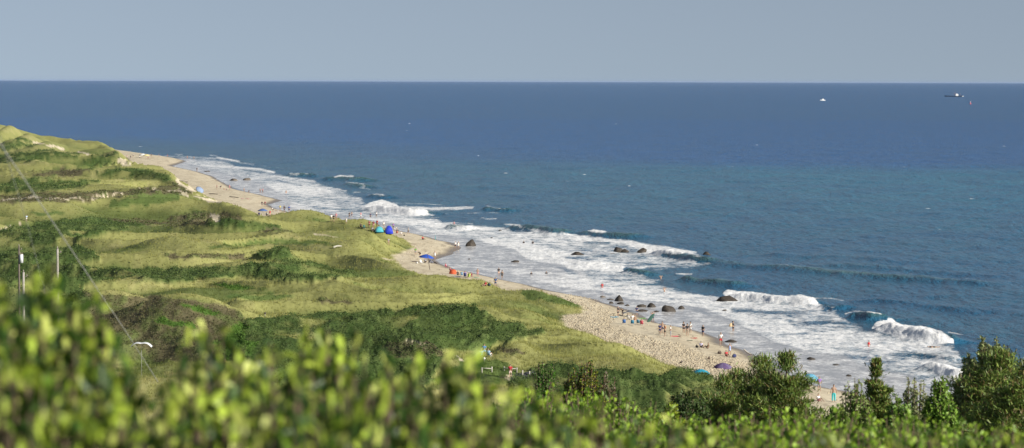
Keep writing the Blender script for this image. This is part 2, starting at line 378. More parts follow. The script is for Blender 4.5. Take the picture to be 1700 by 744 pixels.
# near hillside under the viewer
xs = np.concatenate([np.linspace(-260, -42, 40), np.linspace(-40, 40, 100), np.linspace(42, 130, 30)]); ys = np.concatenate([np.linspace(-60, -2, 20), np.linspace(0, 60, 80), np.linspace(62, 282, 90)])
X, Y = np.meshgrid(xs, ys); nr, nc = X.shape; X = X.ravel(); Y = Y.ravel(); Z, S, E = H(X, Y)
C = mix(c3(.05, .075, .022) + 0 * X[:, None], c3(.10, .09, .045), sstep(-.2, .5, fbm(X / 2, Y / 2, 4, 9)))
me = np_mesh('hillside', np.stack([X, Y, Z - .03], 1), grid_faces(nr, nc), C)
tag(link('hillside', me, mat('hill_soil', rough=.95, spec=.1, attr=True, var=.3, vscale=3, bump=.05, bscale=8)), 'shrub covered hillside falling away below the viewpoint', 'ground', kind='structure')

# ------------------------------------------------------------------ sea
FO, DK = mask(), mask()
P_, L_ = lambda pts, v=.85: poly(FO, pts, v), lambda pts, w, v=.95: stroke(FO, pts, w, v)
# broad surf
poly(FO, [(300, 262), (340, 262), (375, 266), (400, 279), (455, 287), (520, 300), (600, 328), (620, 348), (720, 352), (735, 372), (846, 384), (960, 390), (1053, 400), (1140, 414), (1180, 430), (1180, 441), (1060, 452), (1110, 476), (1190, 492), (1280, 500), (1390, 507), (1390, 520), (1440, 548), (1530, 566), (1590, 577), (1600, 600), (1640, 640), (1700, 690), (1560, 660),
          (1510, 624), (1470, 617), (1430, 607), (1400, 592), (1350, 585), (1290, 571), (1245, 549), (1200, 527), (1170, 514), (1137, 507), (1100, 503), (1040, 497), (1000, 486), (940, 481), (870, 463), (790, 449), (760, 441), (880, 446), (960, 450), (934, 441), (881, 434), (868, 426), (858, 416), (810, 405), (752, 394), (700, 386), (640, 371), (560, 361), (500, 348), (465, 325), (435, 308), (370, 290), (330, 279), (308, 273)], .62)
FO = blur(FO, 3)
P_([(438, 306), (470, 303), (520, 308), (560, 318), (520, 326), (465, 320)], .8); P_([(478, 337), (520, 334), (560, 338), (565, 352), (500, 352), (480, 345)], .7)
P_([(597, 364), (613, 361), (680, 364), (740, 369), (790, 374), (850, 379), (846, 383), (780, 381), (740, 378), (690, 374), (640, 370)], .85)
P_([(690, 377), (740, 379), (785, 385), (760, 393), (720, 390), (700, 386)], .75)
P_([(720, 384), (785, 386), (846, 384), (881, 383), (891, 378), (910, 382), (960, 388), (1017, 397), (960, 410), (900, 404), (840, 396)], .72)
P_([(785, 395), (850, 398), (900, 408), (960, 424), (940, 433), (960, 449), (934, 440), (881, 433), (868, 426), (858, 417), (840, 411), (810, 405)], .85)
P_([(940, 433), (990, 434), (1037, 441), (1035, 451), (980, 448), (940, 446)], .95)
P_([(940, 391), (980, 394), (1017, 397), (1053, 400), (1085, 407), (1111, 410), (1140, 416), (1165, 418), (1110, 428), (1075, 420), (1040, 404), (960, 400)], .88)
P_([(940, 457), (972, 462), (1020, 468), (1062, 475), (1100, 480), (1140, 489), (1200, 494), (1260, 501), (1370, 506), (1360, 514), (1200, 513), (1216, 520), (1257, 528), (1230, 535), (1200, 526), (1170, 514), (1137, 507), (1040, 496), (1000, 485), (940, 480), (900, 468)], .78)
P_([(1160, 508), (1192, 510), (1257, 527), (1300, 530), (1320, 545), (1400, 550), (1445, 551), (1525, 564), (1557, 574), (1583, 577), (1573, 584), (1525, 582), (1460, 580), (1400, 582), (1400, 592), (1350, 585), (1290, 571), (1245, 548), (1200, 526)], .76)
FO = blur(FO, 2)
P_([(605, 341), (616, 335), (634, 331), (650, 336), (670, 344), (710, 349), (711, 356), (683, 359), (674, 355), (661, 359), (650, 356), (613, 349)], .97)
P_([(720, 343), (790, 342), (785, 348), (720, 350), (661, 346), (661, 341)], .72)
P_([(971, 384), (985, 380), (1014, 385), (1000, 388)], .9)
P_([(1197, 488), (1208, 480), (1225, 483), (1250, 484), (1281, 489), (1305, 491), (1329, 489), (1352, 494), (1360, 505), (1321, 505), (1305, 502), (1257, 500), (1225, 498)], 1.0)
P_([(1446, 545), (1456, 533), (1477, 530), (1499, 539), (1538, 542), (1562, 549), (1584, 563), (1584, 570), (1549, 571), (1535, 567), (1493, 561)], 1.0)
P_([(1525, 602), (1554, 601), (1580, 608), (1620, 622), (1600, 640), (1560, 622)], .9)
FO = blur(FO, 1)
for pts, w, v in [([(150, 244), (175, 248), (215, 252), (240, 256)], 1.4, .9), ([(240, 257), (280, 259.5), (330, 261), (358, 263)], 1.4, .95), ([(290, 256), (303, 257)], 1.5, .9), ([(347, 257.5), (359, 258.5)], 1.6, .95), ([(362, 262), (375, 264), (395, 268)], 3, .95),
                  ([(399, 270), (422, 272.5)], 1.6, .9), ([(309, 272.5), (340, 270), (367, 269)], 1.8, .85), ([(335, 274.5), (380, 277), (430, 281), (454, 286)], 3.4, .97), ([(483, 288.5), (512, 289.5)], 2.6, .97),
                  ([(368, 290), (417, 292)], 1.3, .8), ([(417, 297), (457, 292), (490, 297), (520, 301)], 3.8, .9), ([(393, 304), (425, 300)], 1.3, .8), ([(551, 296.5), (563, 292), (585, 293)], 2.6, 1), ([(594, 294.5), (601, 295)], 1.2, .9),
                  ([(575, 302), (604, 306)], 2.2, .75), ([(596, 311), (614, 314)], 2.2, .75), ([(587, 320), (598, 319)], 1.7, .9), ([(614, 324.5), (625, 323), (636, 324)], 2.6, .95), ([(500, 299), (526, 300)], 1.2, .85),
                  ([(500, 313), (543, 311), (574, 317)], 2.6, .9), ([(500, 323), (550, 327), (600, 330)], 2, .9), ([(500, 335), (565, 336)], 1.6, .8), ([(490, 354), (540, 358)], 2.5, .9), ([(653, 336.5), (740, 340)], 1.2, .95), ([(710, 352), (740, 355), (785, 354), (850, 352)], 1.7, .7),
                  ([(808, 342), (822, 345), (838, 346)], 1.6, .95), ([(799, 362), (823, 363)], 2, .8), ([(720, 369), (745, 369), (785, 371)], 1.5, .85), ([(775, 378), (846, 380)], 2.5, .95), ([(839, 372.5), (862, 374.5)], 3, 1), ([(862, 377), (888, 380)], 2, .8), ([(880, 381), (915, 385)], 3, .95),
                  ([(730, 427), (752, 428), (775, 430)], 2, .62), ([(740, 437), (760, 441), (800, 446), (870, 450), (960, 458)], 2.6, .82), ([(1124, 454.5), (1148, 455.5)], 2.6, .9), ([(1077, 465), (1119, 464)], 1.3, .7), ([(1040, 442), (1150, 444)], 1.5, .6), ([(1150, 440), (1190, 437)], 1.4, .6),
                  ([(1352, 495), (1379, 496), (1400, 499)], 2, .8), ([(1404, 521), (1417, 516.5), (1445, 518), (1462, 521)], 2.3, .92), ([(1464, 525), (1491, 530)], 1.3, .75), ([(1574, 551), (1610, 558)], 1.4, .9), ([(1295, 439), (1328, 441)], 1.3, .85), ([(1410, 448), (1436, 449)], 1.2, .8), ([(1488, 453), (1516, 455)], 1.3, .85), ([(1580, 462), (1645, 465)], 1.1, .72),
                  ([(1235, 575), (1290, 590), (1330, 592)], 1.0, .55), ([(1285, 600), (1340, 607)], 1.0, .6), ([(1360, 615), (1410, 618)], 1.2, .55), ([(1400, 640), (1450, 634), (1520, 642)], 2.4, .7), ([(1240, 560), (1300, 577)], 1, .5), ([(1100, 528), (1150, 536)], 1.0, .6), ([(820, 425), (860, 424)], 1, .5), ([(780, 413), (815, 416)], 1, .5), ([(900, 447), (950, 450)], 1, .5), ([(785, 436), (830, 437)], 1, .55)]:
    L_(pts, w, v * .86)
for pts, w in [([(399, 272), (440, 276), (470, 280)], 2.2), ([(540, 305), (570, 309)], 2), ([(690, 360), (740, 362), (830, 367)], 2.5), ([(660, 338.5), (740, 341)], .8), ([(748, 374), (772, 375)], 1.6), ([(970, 403), (1010, 403)], 1.8), ([(1035, 409), (1042, 409)], 1.5), ([(940, 428), (975, 428)], 1.6),
               ([(1102, 424), (1125, 426), (1138, 423)], 3.0), ([(1145, 427), (1165, 432), (1185, 430)], 4.0), ([(1040, 447), (1062, 450), (1078, 448)], 3.2), ([(1127, 461), (1150, 464), (1190, 468)], 4), ([(1060, 473), (1120, 471)], 1.5), ([(1216, 515), (1290, 519), (1355, 517)], 2), ([(1370, 512), (1400, 516)], 2.5),
               ([(1337, 534), (1400, 537), (1440, 540)], 2.6), ([(1410, 525), (1445, 527), (1465, 530)], 3), ([(1480, 590), (1530, 590), (1580, 596)], 2.4), ([(1018, 475), (1032, 476)], 1.5), ([(1060, 438), (1120, 440)], 1.2), ([(1290, 556), (1340, 553)], 1), ([(520, 345), (600, 350)], 1.2), ([(460, 300), (500, 308)], 1)]:
    stroke(FO, pts, w, .05 if w >= 3 else .38, 'set')
FO = blur(FO, 1)
GRY = mask()   # thin backwash over sand
poly(GRY, [(262, 270), (300, 262), (330, 266), (310, 272), (335, 278), (372, 290), (440, 307), (470, 322), (490, 340), (540, 360), (640, 374), (700, 388), (752, 396), (810, 408), (856, 418), (866, 428), (881, 436), (934, 446), (960, 470), (1000, 488), (1040, 499), (1105, 506), (1137, 510), (1200, 530), (1245, 551), (1290, 574), (1350, 588), (1400, 595), (1470, 620), (1510, 628), (1700, 720), (1700, 800), (1300, 700), (1100, 570), (900, 500), (700, 450), (680, 400), (560, 380), (430, 350), (440, 330), (300, 285)])
stroke(GRY, [(308, 273), (370, 290), (435, 308), (465, 325), (500, 348), (560, 361), (640, 371), (700, 386), (752, 394), (810, 405), (858, 416), (868, 426), (881, 434), (934, 441), (962, 452), (985, 484), (1040, 497), (1100, 504), (1137, 508), (1170, 515), (1200, 528), (1245, 550), (1290, 572), (1350, 586), (1400, 593), (1430, 608), (1470, 618), (1510, 626), (1560, 660)], 5, 1)
GRY = blur(GRY, 2)
dys = np.concatenate([[1.0, 1.3, 1.7, 2.1, 2.5], np.arange(3, 60, 1.0), np.arange(60, 640, .8), np.linspace(642, 690, 8)])
az = np.concatenate([np.linspace(-1600, -8, 120), np.arange(0, 1700, 1.3), np.linspace(1708, 3300, 120)])
tanx = (az - 850) / F; Yg = 40 * F / dys
X = (tanx[None, :] * Yg[:, None]); Y = np.repeat(Yg[:, None], len(az), 1); nr, nc = X.shape; X = X.ravel(); Y = Y.ravel()
s = np.full(X.shape, -200.0); nearm = Y < 3000; s[nearm] = sdist(X[nearm], Y[nearm], LAND)
f = grid_faces(nr, nc, s < 9); V2 = np.stack([X, Y, s], 1); V2, f = compact(V2, f); X, Y, s = V2[:, 0].copy(), V2[:, 1].copy(), V2[:, 2].copy()
px, py = proj(np.stack([X, Y, 0 * X], 1)); sea = np.maximum(-s, 0)
# choppy surface: real waves, fading where rows get too coarse to carry them
row = Y * Y / (40 * F) * .8
def wv(wl, amp, sx, sy, seed): return amp * fbm(X / (wl * sx), Y / (wl * sy), 2, seed) * np.clip(wl * sy * 1.4 / row, 0, 1)
Z = wv(1.3, .10, 1, 2.2, 200) + wv(2.6, .14, 1, 2.4, 201) + wv(5.5, .22, 1, 2.2, 202) + wv(16, .45, 1, 2.6, 203)
Z = Z * np.clip(sea / 40, .06, 1) * np.clip(3000 / Y, 0, 1)
breakers = [([(1449, 549), (1470, 552), (1500, 558), (1540, 566), (1572, 573), (1586, 574)], 1.35, 4, 1), ([(1199, 494), (1240, 498), (1290, 503), (1340, 507), (1385, 508)], 1.2, 3, 1),
            ([(1400, 530), (1430, 531), (1462, 536)], 1.1, 4, 1), ([(1086, 421), (1120, 428), (1160, 434), (1200, 439)], 1.3, 5, 1), ([(1036, 452), (1060, 455), (1085, 457)], 1.0, 4, 1), ([(1122, 464), (1150, 468), (1200, 474), (1240, 478)], 1.2, 5, 1),
            ([(1150, 432), (1220, 441), (1300, 448), (1450, 461), (1600, 472), (1720, 480)], .8, 7, 1), ([(955, 388), (985, 391), (1020, 394), (1060, 397)], 1.2, 7, 1), ([(606, 348), (640, 352), (690, 358), (715, 359)], 1.6, 9, 1),
            ([(550, 300), (575, 299), (600, 301)], 1.5, 10, 1), ([(574, 308), (610, 312)], 1.2, 8, 1), ([(612, 328), (640, 330)], 1.2, 7, 1), ([(482, 292), (514, 294)], 1.2, 9, 1), ([(838, 379), (870, 382), (900, 386), (930, 391)], 1.4, 6, 1), ([(740, 379), (780, 382)], 1.1, 5, 1), ([(800, 348), (850, 350)], 1, 7, 1),
            ([(1340, 440), (1480, 448), (1700, 462)], .5, 9, 1), ([(1230, 420), (1400, 428), (1560, 440)], .45, 10, 1), ([(1400, 500), (1500, 506), (1650, 522)], .5, 6, 1), ([(1500, 590), (1540, 593), (1600, 602)], .8, 4, 1), ([(1518, 612), (1560, 616), (1600, 630)], .9, 3, 1), ([(1360, 514), (1400, 517)], .8, 4, 1)]
near = (Y < 1500) & (Y > 270); Xn, Yn = X[near], Y[near]; add = np.zeros(Xn.shape); face = np.zeros(Xn.shape)
for pts, h, w, _ in breakers:
    W = np.array([unproj(a, b, 0)[:2] for a, b in pts])
    c0 = (Xn > W[:, 0].min() - 40) & (Xn < W[:, 0].max() + 40) & (Yn > W[:, 1].min() - 60) & (Yn < W[:, 1].max() + 60)
    x, y = Xn[c0], Yn[c0]; wobble = 1.2 * vn(x / 6, y / 9, 300)
    best = np.full(x.shape, 1e9); side = np.zeros(x.shape); tt = np.zeros(x.shape); tot = 0
    Ls = np.hypot(*(W[1:] - W[:-1]).T); T_ = Ls.sum()
    for i in range(len(W) - 1):
        a, b = W[i], W[i + 1]; ex, ey = b - a; L = ex * ex + ey * ey; t = ((x - a[0]) * ex + (y - a[1]) * ey) / L; tc = np.clip(t, 0, 1)
        d = np.hypot(x - a[0] - tc * ex, y - a[1] - tc * ey); cr_ = (ex * (y - a[1]) - ey * (x - a[0]))
        u = d < best; best[u] = d[u]; side[u] = np.sign(cr_[u]); tt[u] = ((tot + tc * Ls[i]) / T_)[u]; tot += Ls[i]
    sd = best * side + wobble * .5                                  # >0 : seaward (far) side
    prof = np.where(sd > 0, np.exp(-(sd / w) ** 2), np.exp(-(sd / (w * (.55 if h >= 1.2 and _ == 1 and w < 4.6 else .40))) ** 2))
    lump = 1 + .16 * vn(x / 2.2, y / 5, 301) + .06 * vn(x / .6, y / 1.6, 302)
    hh = h * prof * sstep(0, .18, tt) * (1 - sstep(.82, 1, tt)) * lump
    add[c0] = np.maximum(add[c0], hh)
Z[near] += add
fo = samp(FO, px, py); gy = samp(GRY, px, py)
# foam rides on the raised water: look it up where the crest shows
px2, py2 = proj(np.stack([X, Y, Z], 1)); fo = samp(FO, px2, py2); gy = samp(GRY, px2, py2)
Z = Z + sstep(.6, .95, fo) * (.10 * fbm(X / .7, Y / 1.6, 3, 310) + .12 * np.abs(fbm(X / 2.4, Y / 4, 2, 311))) * np.clip(700 / Y, 0, 1)
# scattered whitecaps on the open sea
cap = np.zeros(X.shape)
rc = np.random.default_rng(11)
spots = [(1399, 281), (1225, 276), (1500, 276), (1589, 320), (1393, 320), (1622, 363), (1215, 276), (90, 220), (110, 238), (234, 243), (263, 238), (680, 205), (676, 217), (840, 287), (758, 277), (765, 273), (970, 289), (1045, 310), (1070, 208), (1440, 460), (1640, 446), (1320, 352), (1560, 380), (1150, 330)]
spots += [(float(a), 200 + 210 * float(b)) for a, b in rc.random((34, 2)) * np.array([[1700, 1]])]
for (a, b) in spots:
    P = unproj(a, b, 0); r_ = max(1.1, P[1] / 1000) * rc.uniform(.3, .8)
    c0 = (np.abs(X - P[0]) < 6 * r_) & (np.abs(Y - P[1]) < 12 * r_ * max(1, P[1] / 900))
    q = ((X[c0] - P[0]) / (1.6 * r_)) ** 2 + ((Y[c0] - P[1]) / (1.5 * r_ * max(1, P[1] / 600))) ** 2
    cap[c0] = np.maximum(cap[c0], np.exp(-q))
fo = np.maximum(fo, .52 * gy); fo = np.where(sea > 0, fo, 0); fo = np.maximum(fo, cap * .82 * (py > 140))
wash = sstep(3.0, 0.2, sea) * 0
me = np_mesh('sea', np.stack([X, Y, Z], 1), f, None, {'foam': fo, 'grey': gy, 'depth': np.clip(sea / 260, 0, 1), 'raised': np.concatenate([[0]]) if False else np.clip(np.where(near, 0, 0) + 0, 0, 1)})
ra = np.zeros(len(X)); ra[near] = np.clip(add / 1.2, 0, 1); me.attributes['raised'].data.foreach_set('value', ra.astype(np.float32))
wm = bpy.data.materials.new('sea_water'); wm.use_nodes = True; nt = wm.node_tree; b = nt.nodes['Principled BSDF']; N, Lk = nt.nodes.new, nt.links.new
def attr_(n): a = N('ShaderNodeAttribute'); a.attribute_name = n; return a.outputs['Fac']
def rgbmix(k, a, c, k_sock=True):
    m = N('ShaderNodeMix'); m.data_type = 'RGBA'
    (Lk(k, m.inputs[0]) if k_sock else None)
    for sck, v in ((m.inputs[6], a), (m.inputs[7], c)):
        if isinstance(v, tuple): sck.default_value = (*v, 1)
        else: Lk(v, sck)
    return m.outputs[2]
def rng_(src, a, c, d=0., e=1., smooth=True):
    m = N('ShaderNodeMapRange'); m.interpolation_type = 'SMOOTHSTEP' if smooth else 'LINEAR'; Lk(src, m.inputs[0])
    for i, v in zip((1, 2, 3, 4), (a, c, d, e)): m.inputs[i].default_value = v
    return m.outputs[0]
def mth(op, a, c=None):
    m = N('ShaderNodeMath'); m.operation = op
    for i, v in enumerate((a, c)):
        if v is None: continue
        if isinstance(v, (int, float)): m.inputs[i].default_value = v
        else: Lk(v, m.inputs[i])
    return m.outputs[0]
geo = N('ShaderNodeNewGeometry'); sep = N('ShaderNodeSeparateXYZ'); Lk(geo.outputs['Position'], sep.inputs[0])
def noise(scale, detail=4, sx=1, sy=1, rough=.55, off=0):
    mp = N('ShaderNodeMapping'); mp.inputs['Scale'].default_value = (scale * sx, scale * sy, scale); mp.inputs['Location'].default_value = (off, off, 0)
    Lk(geo.outputs['Position'], mp.inputs[0]); n = N('ShaderNodeTexNoise'); n.inputs['Scale'].default_value = 1; n.inputs['Detail'].default_value = detail; n.inputs['Roughness'].default_value = rough
    Lk(mp.outputs[0], n.inputs['Vector']); return n.outputs[0]
foam, grey, depth, rais = attr_('foam'), attr_('grey'), attr_('depth'), attr_('raised')
big = noise(.0022, 3, 1, .35); Ydist = mth('ADD', sep.outputs[1], rng_(big, .2, .8, -220, 220, False))
deepc = rgbmix(rng_(Ydist, 1250, 1500), (.016, .150, .240), (.006, .092, .275))      # green shelf near, blue beyond
deepc = rgbmix(rng_(Ydist, 500, 1000), (.010, .116, .240), deepc)
deepc = rgbmix(rng_(Ydist, 2500, 9000), deepc, (.007, .096, .285))
shal = rgbmix(depth, (.030, .105, .155), deepc)
body = rgbmix(rng_(rais, .25, .9), shal, (.06, .13, .115))
body = rgbmix(rng_(noise(.05, 5, 1, .5), .3, .7), body, rgbmix(None, body, (.006, .072, .180), False))
sandy = rgbmix(grey, body, (.40, .395, .39))
Lk(sandy, b.inputs['Base Color']); b.inputs['Roughness'].default_value = .22; b.inputs['IOR'].default_value = 1.33; b.inputs['Specular IOR Level'].default_value = .28
# ripples
bn = mth('ADD', mth('MULTIPLY', noise(.45, 5, 1, .45), 1.0), mth('ADD', mth('MULTIPLY', noise(1.7, 3, 1, .6, .6, 31), .35), mth('MULTIPLY', noise(.13, 6, 1, .30, .7, 77), 1.5)))
bs = N('ShaderNodeBump'); bs.inputs['Strength'].default_value = 1; Lk(bn, bs.inputs['Height']); 
Lk(mth('MULTIPLY', rng_(grey, 0, 1, 1.0, .12), rng_(sep.outputs[1], 300, 3000, .8, 2.6)), bs.inputs['Distance']); Lk(bs.outputs[0], b.inputs['Normal'])
# foam: lacy where thin, solid where thick
lace = mth('ADD', mth('MULTIPLY', noise(.26, 8, 1, .62, .70), .62), mth('MULTIPLY', noise(1.3, 6, 1, .7, .72, 9), .38))
thr = rng_(foam, 0.0, 1.0, .76, .33, False)
ff = N('ShaderNodeMapRange'); ff.interpolation_type = 'SMOOTHSTEP'; Lk(lace, ff.inputs[0]); Lk(mth('SUBTRACT', thr, .10), ff.inputs[1]); Lk(mth('ADD', thr, .12), ff.inputs[2])
ff = mth('MULTIPLY', ff.outputs[0], rng_(foam, .04, .3))
fb = N('ShaderNodeBsdfPrincipled'); fb.inputs['Roughness'].default_value = .9; fb.inputs['Specular IOR Level'].default_value = .1
Lk(rgbmix(rng_(noise(1.1, 5, 1, .5, .6, 50), .35, .65), (.70, .72, .74), (.88, .88, .86)), fb.inputs['Base Color'])
b2 = N('ShaderNodeBump'); b2.inputs['Distance'].default_value = .14; Lk(noise(1.6, 6, 1, .6, .65, 70), b2.inputs['Height']); Lk(b2.outputs[0], fb.inputs['Normal'])
ms = N('ShaderNodeMixShader'); Lk(ff, ms.inputs[0]); Lk(b.outputs[0], ms.inputs[1]); Lk(fb.outputs[0], ms.inputs[2]); Lk(ms.outputs[0], nt.nodes['Material Output'].inputs[0])
tag(link('sea', me, wm), 'blue sea with white surf breaking along the beach', 'sea', kind='structure')
# ------------------------------------------------------------------ growth and stones on the far ground (uncountable)
def scatter_cards(n, prob, size_fn, blades, tilt, color_fn, width, name, m, up=.9, seed=1):
    """n plants of narrow leaf blades standing on random ground points"""
    r = np.random.default_rng(seed); p = prob / prob.sum(); idx = r.choice(len(TX), n, p=p)
    d = TY[idx]; jx = r.normal(0, .12, n); jy = r.normal(0, .5, n) * (d / 400) ** 2
    bx, by, bz = TX[idx] + jx, TY[idx] + jy * .0, TZ[idx]
    h = size_fn(r, n, idx); V = []; Cc = []; base_c = color_fn(r, n, idx)
    for k in range(blades):
        a = r.uniform(0, 2 * math.pi, n); w = width * r.uniform(.6, 1.3, n) * np.clip(d / 500, .7, 2.4); s_ = r.uniform(.1, tilt, n) * h
        ox, oy = r.normal(0, .18, n) * (h + .2), r.normal(0, .25, n) * (h + .2)
        cx, cy = np.cos(a), np.sin(a); hh = h * r.uniform(.6, 1.1, n)
        p0 = np.stack([bx + ox - cy * w, by + oy + cx * w, bz - .1], 1); p1 = np.stack([bx + ox + cy * w, by + oy - cx * w, bz - .1], 1)
        p2 = np.stack([bx + ox + cx * s_, by + oy + cy * s_, bz + hh * up], 1)
        V.append(np.stack([p0, p1, p2], 1)); c = base_c * r.uniform(.9, 1.15, (n, 1)); Cc.append(np.repeat(c[:, None], 3, 1))
    V = np.concatenate(V).reshape(-1, 3); Cc = np.concatenate(Cc).reshape(-1, 3)
    me = np_mesh(name, V, np.arange(len(V)).reshape(-1, 3), Cc, smooth=False)
    return link(name, me, m)
inview = (T['px'] > -250) & (T['px'] < 1950)
grass_p = (T['veg'] > .6) * (1 - T['shr']) * (1 - T['snd']) * (1 - .5 * T['brn']) * (T['road'] < .4) * inview * (TY < 1300) * 1.0
gm2 = mat('dune_grass', rough=.9, spec=.1, attr=True, transl=.5)
def gcol(r, n, i): return T['C'][i] * r.uniform(1.15, 1.4, (n, 1)) * np.array([[1.02, 1.0, .95]])
o = scatter_cards(80000, grass_p, lambda r, n, i: r.uniform(.25, .6, n), 3, .8, gcol, .05, 'dune_grass', gm2, seed=3)
tag(o, 'pale beach grass covering the rolling dunes', 'grass', kind='stuff')
def leaf_cards(n, prob, name, m, hfun, size, color_fn, seed):
    r = np.random.default_rng(seed); p = prob / prob.sum(); i = r.choice(len(TX), n, p=p); d = TY[i]
    c = np.stack([TX[i] + r.normal(0, .2, n), TY[i] + r.normal(0, .4, n), TZ[i] + hfun(r, n, i)], 1)
    s = size * r.uniform(.5, 1.3, n) * np.clip(d / 450, .7, 2.2)
    a, b = r.normal(0, 1, (n, 3)), r.normal(0, 1, (n, 3)); a /= np.linalg.norm(a, axis=1)[:, None]
    b = np.cross(a, b); b /= np.linalg.norm(b, axis=1)[:, None]; s = s[:, None]
    V = np.stack([c - a * s - b * s * .5, c + a * s * .1 - b * s, c + a * s, c + a * s * .1 + b * s], 1).reshape(-1, 3)
    Cc = np.repeat(color_fn(r, n, i), 4, 0)
    return link(name, np_mesh(name, V, np.arange(len(V)).reshape(-1, 4), Cc, smooth=False), m)
lm_far = mat('shrub_leaves', rough=.7, spec=.25, attr=True, transl=.25)
def scol(r, n, i):
    k = r.uniform(0, 1, (n, 1)) ** 2; c = np.array([[.060, .098, .026]]) * (1 - k) + np.array([[.125, .175, .048]]) * k
    g = T['gg'][i][:, None]; return c * (1 - g) + g * np.array([[.10, .19, .03]]) * r.uniform(.6, 1.2, (n, 1))
o = leaf_cards(230000, (T['shr'] + .9 * (T['gg'] > .5) + .10 * T['mid']) * (T['veg'] > .5) * inview * (TY < 1400) + 1e-9, 'shrub_cover', lm_far,
               lambda r, n, i: r.uniform(-.05, .38, n) * (1 + .4 * vn(TX[i] / 1.5, TY[i] / 3, 5)), .095, scol, 5)
tag(o, 'low dark green bayberry thicket in patches among the dunes', 'shrub cover', kind='stuff')
def bcol(r, n, i): k = r.uniform(0, 1, (n, 1)); return np.array([[.13, .105, .062]]) * (1 - k) + np.array([[.10, .12, .042]]) * k
o = leaf_cards(45000, (T['brn'] * (T['veg'] > .5) * inview) + 1e-9, 'heath_cover', lm_far, lambda r, n, i: r.uniform(-.05, .3, n), .10, bcol, 6)
tag(o, 'brown dry heath twigs on the dune knolls', 'heath', kind='stuff')

# cobbles and pebbles: one mesh of many small faceted stones
def stones(n, prob, name, lo, hi, seed):
    r = np.random.default_rng(seed); p = prob / prob.sum(); i = r.choice(len(TX), n, p=p)
    ico = np.array([(0, 0, 1), (.894, 0, .447), (.276, .851, .447), (-.724, .526, .447), (-.724, -.526, .447), (.276, -.851, .447),
                    (.724, .526, -.447), (-.276, .851, -.447), (-.894, 0, -.447), (-.276, -.851, -.447), (.724, -.526, -.447), (0, 0, -1)])
    fi = np.array([(0, 1, 2), (0, 2, 3), (0, 3, 4), (0, 4, 5), (0, 5, 1), (1, 6, 2), (2, 7, 3), (3, 8, 4), (4, 9, 5), (5, 10, 1),
                   (2, 6, 7), (3, 7, 8), (4, 8, 9), (5, 9, 10), (1, 10, 6)])
    s = lo + (hi - lo) * r.uniform(0, 1, n) ** 3; sc = np.stack([s * r.uniform(.8, 1.5, n), s * r.uniform(.8, 1.4, n), s * r.uniform(.45, .8, n)], 1)
    a = r.uniform(0, 6.28, n); ca, sa = np.cos(a), np.sin(a)
    v = ico[None] * sc[:, None] * r.uniform(.8, 1.2, (n, 12, 1)); vx = v[..., 0] * ca[:, None] - v[..., 1] * sa[:, None]; vy = v[..., 0] * sa[:, None] + v[..., 1] * ca[:, None]
    c = np.stack([TX[i] + r.normal(0, .15, n), TY[i] + r.normal(0, .5, n), TZ[i] + s * .1], 1)
    V = (np.stack([vx, vy, v[..., 2]], -1) + c[:, None]).reshape(-1, 3)
    Fc = (fi[None] + (np.arange(n) * 12)[:, None, None]).reshape(-1, 3)
    k = r.uniform(0, 1, (n, 1)); cc = np.array([[.50, .43, .30]]) * (1 - k) + np.array([[.38, .33, .25]]) * k
    dk = r.uniform(0, 1, (n, 1)) < .12; cc = np.where(dk, np.array([[.16, .13, .10]]), cc)
    return link(name, np_mesh(name, V, Fc, np.repeat(cc, 12, 0), smooth=False), mat(name + '_stone', rough=.85, spec=.25, attr=True))
o = stones(19000, (T['grv'] ** 1.5 * (T['veg'] < .4) + .012 * (T['veg'] < .2) * (T['S'] > 2) * (TY < 900)) * inview + 1e-12, 'beach_cobbles', .035, .15, 8)
tag(o, 'tan cobbles strewn over the upper beach', 'stones', kind='stuff')

# ------------------------------------------------------------------ plants near the viewpoint
def tube(V, Fc, pts, rad, seg=5):
    pts = [np.array(p, float) for p in pts]; n0 = sum(len(v) for v in V); ring = []
    for i, p in enumerate(pts):
        d = pts[min(i + 1, len(pts) - 1)] - pts[max(i - 1, 0)]; d /= np.linalg.norm(d) + 1e-9
        a = np.cross(d, (0.3, .9, .1)); a /= np.linalg.norm(a) + 1e-9; b = np.cross(d, a)
        t = np.arange(seg) * 2 * math.pi / seg
        ring.append(p + rad[i] * (np.cos(t)[:, None] * a + np.sin(t)[:, None] * b))
    V.append(np.concatenate(ring))
    for i in range(len(pts) - 1):
        for k in range(seg):
            a0 = n0 + i * seg + k; a1 = n0 + i * seg + (k + 1) % seg
            Fc.append((a0, a1, a1 + seg, a0 + seg))
def leaves_mesh(name, C0, D0, L, W, colr, m, parent, fold=.25):
    """C0 base points, D0 leaf directions, L lengths, W widths: folded pointed-oval leaves"""
    n = len(C0); r = np.random.default_rng(n); side = np.cross(D0, r.normal(0, 1, (n, 3))); side /= np.linalg.norm(side, axis=1)[:, None] + 1e-9
    nrm = np.cross(side, D0); L = L[:, None]; W = W[:, None]
    P = [C0, C0 + D0 * L * .33 + side * W * .42 + nrm * W * fold, C0 + D0 * L * .72 + side * W * .42 + nrm * W * fold, C0 + D0 * L,
         C0 + D0 * L * .72 - side * W * .42 + nrm * W * fold, C0 + D0 * L * .33 - side * W * .42 + nrm * W * fold]
    V = np.stack(P, 1).reshape(-1, 3); b = (np.arange(n) * 6)[:, None]
    Fc = np.concatenate([b + np.array([[0, 1, 2, 3]]), b + np.array([[0, 3, 4, 5]])])
    return link(name, np_mesh(name, V, Fc, np.repeat(colr, 6, 0), smooth=False), m, parent)
leafM = mat('fresh_leaves', rough=.45, spec=.4, attr=True, transl=.26)
barkM = mat('bark', (.14, .10, .07), rough=.9, var=.3, vscale=30, bump=.004, bscale=60)
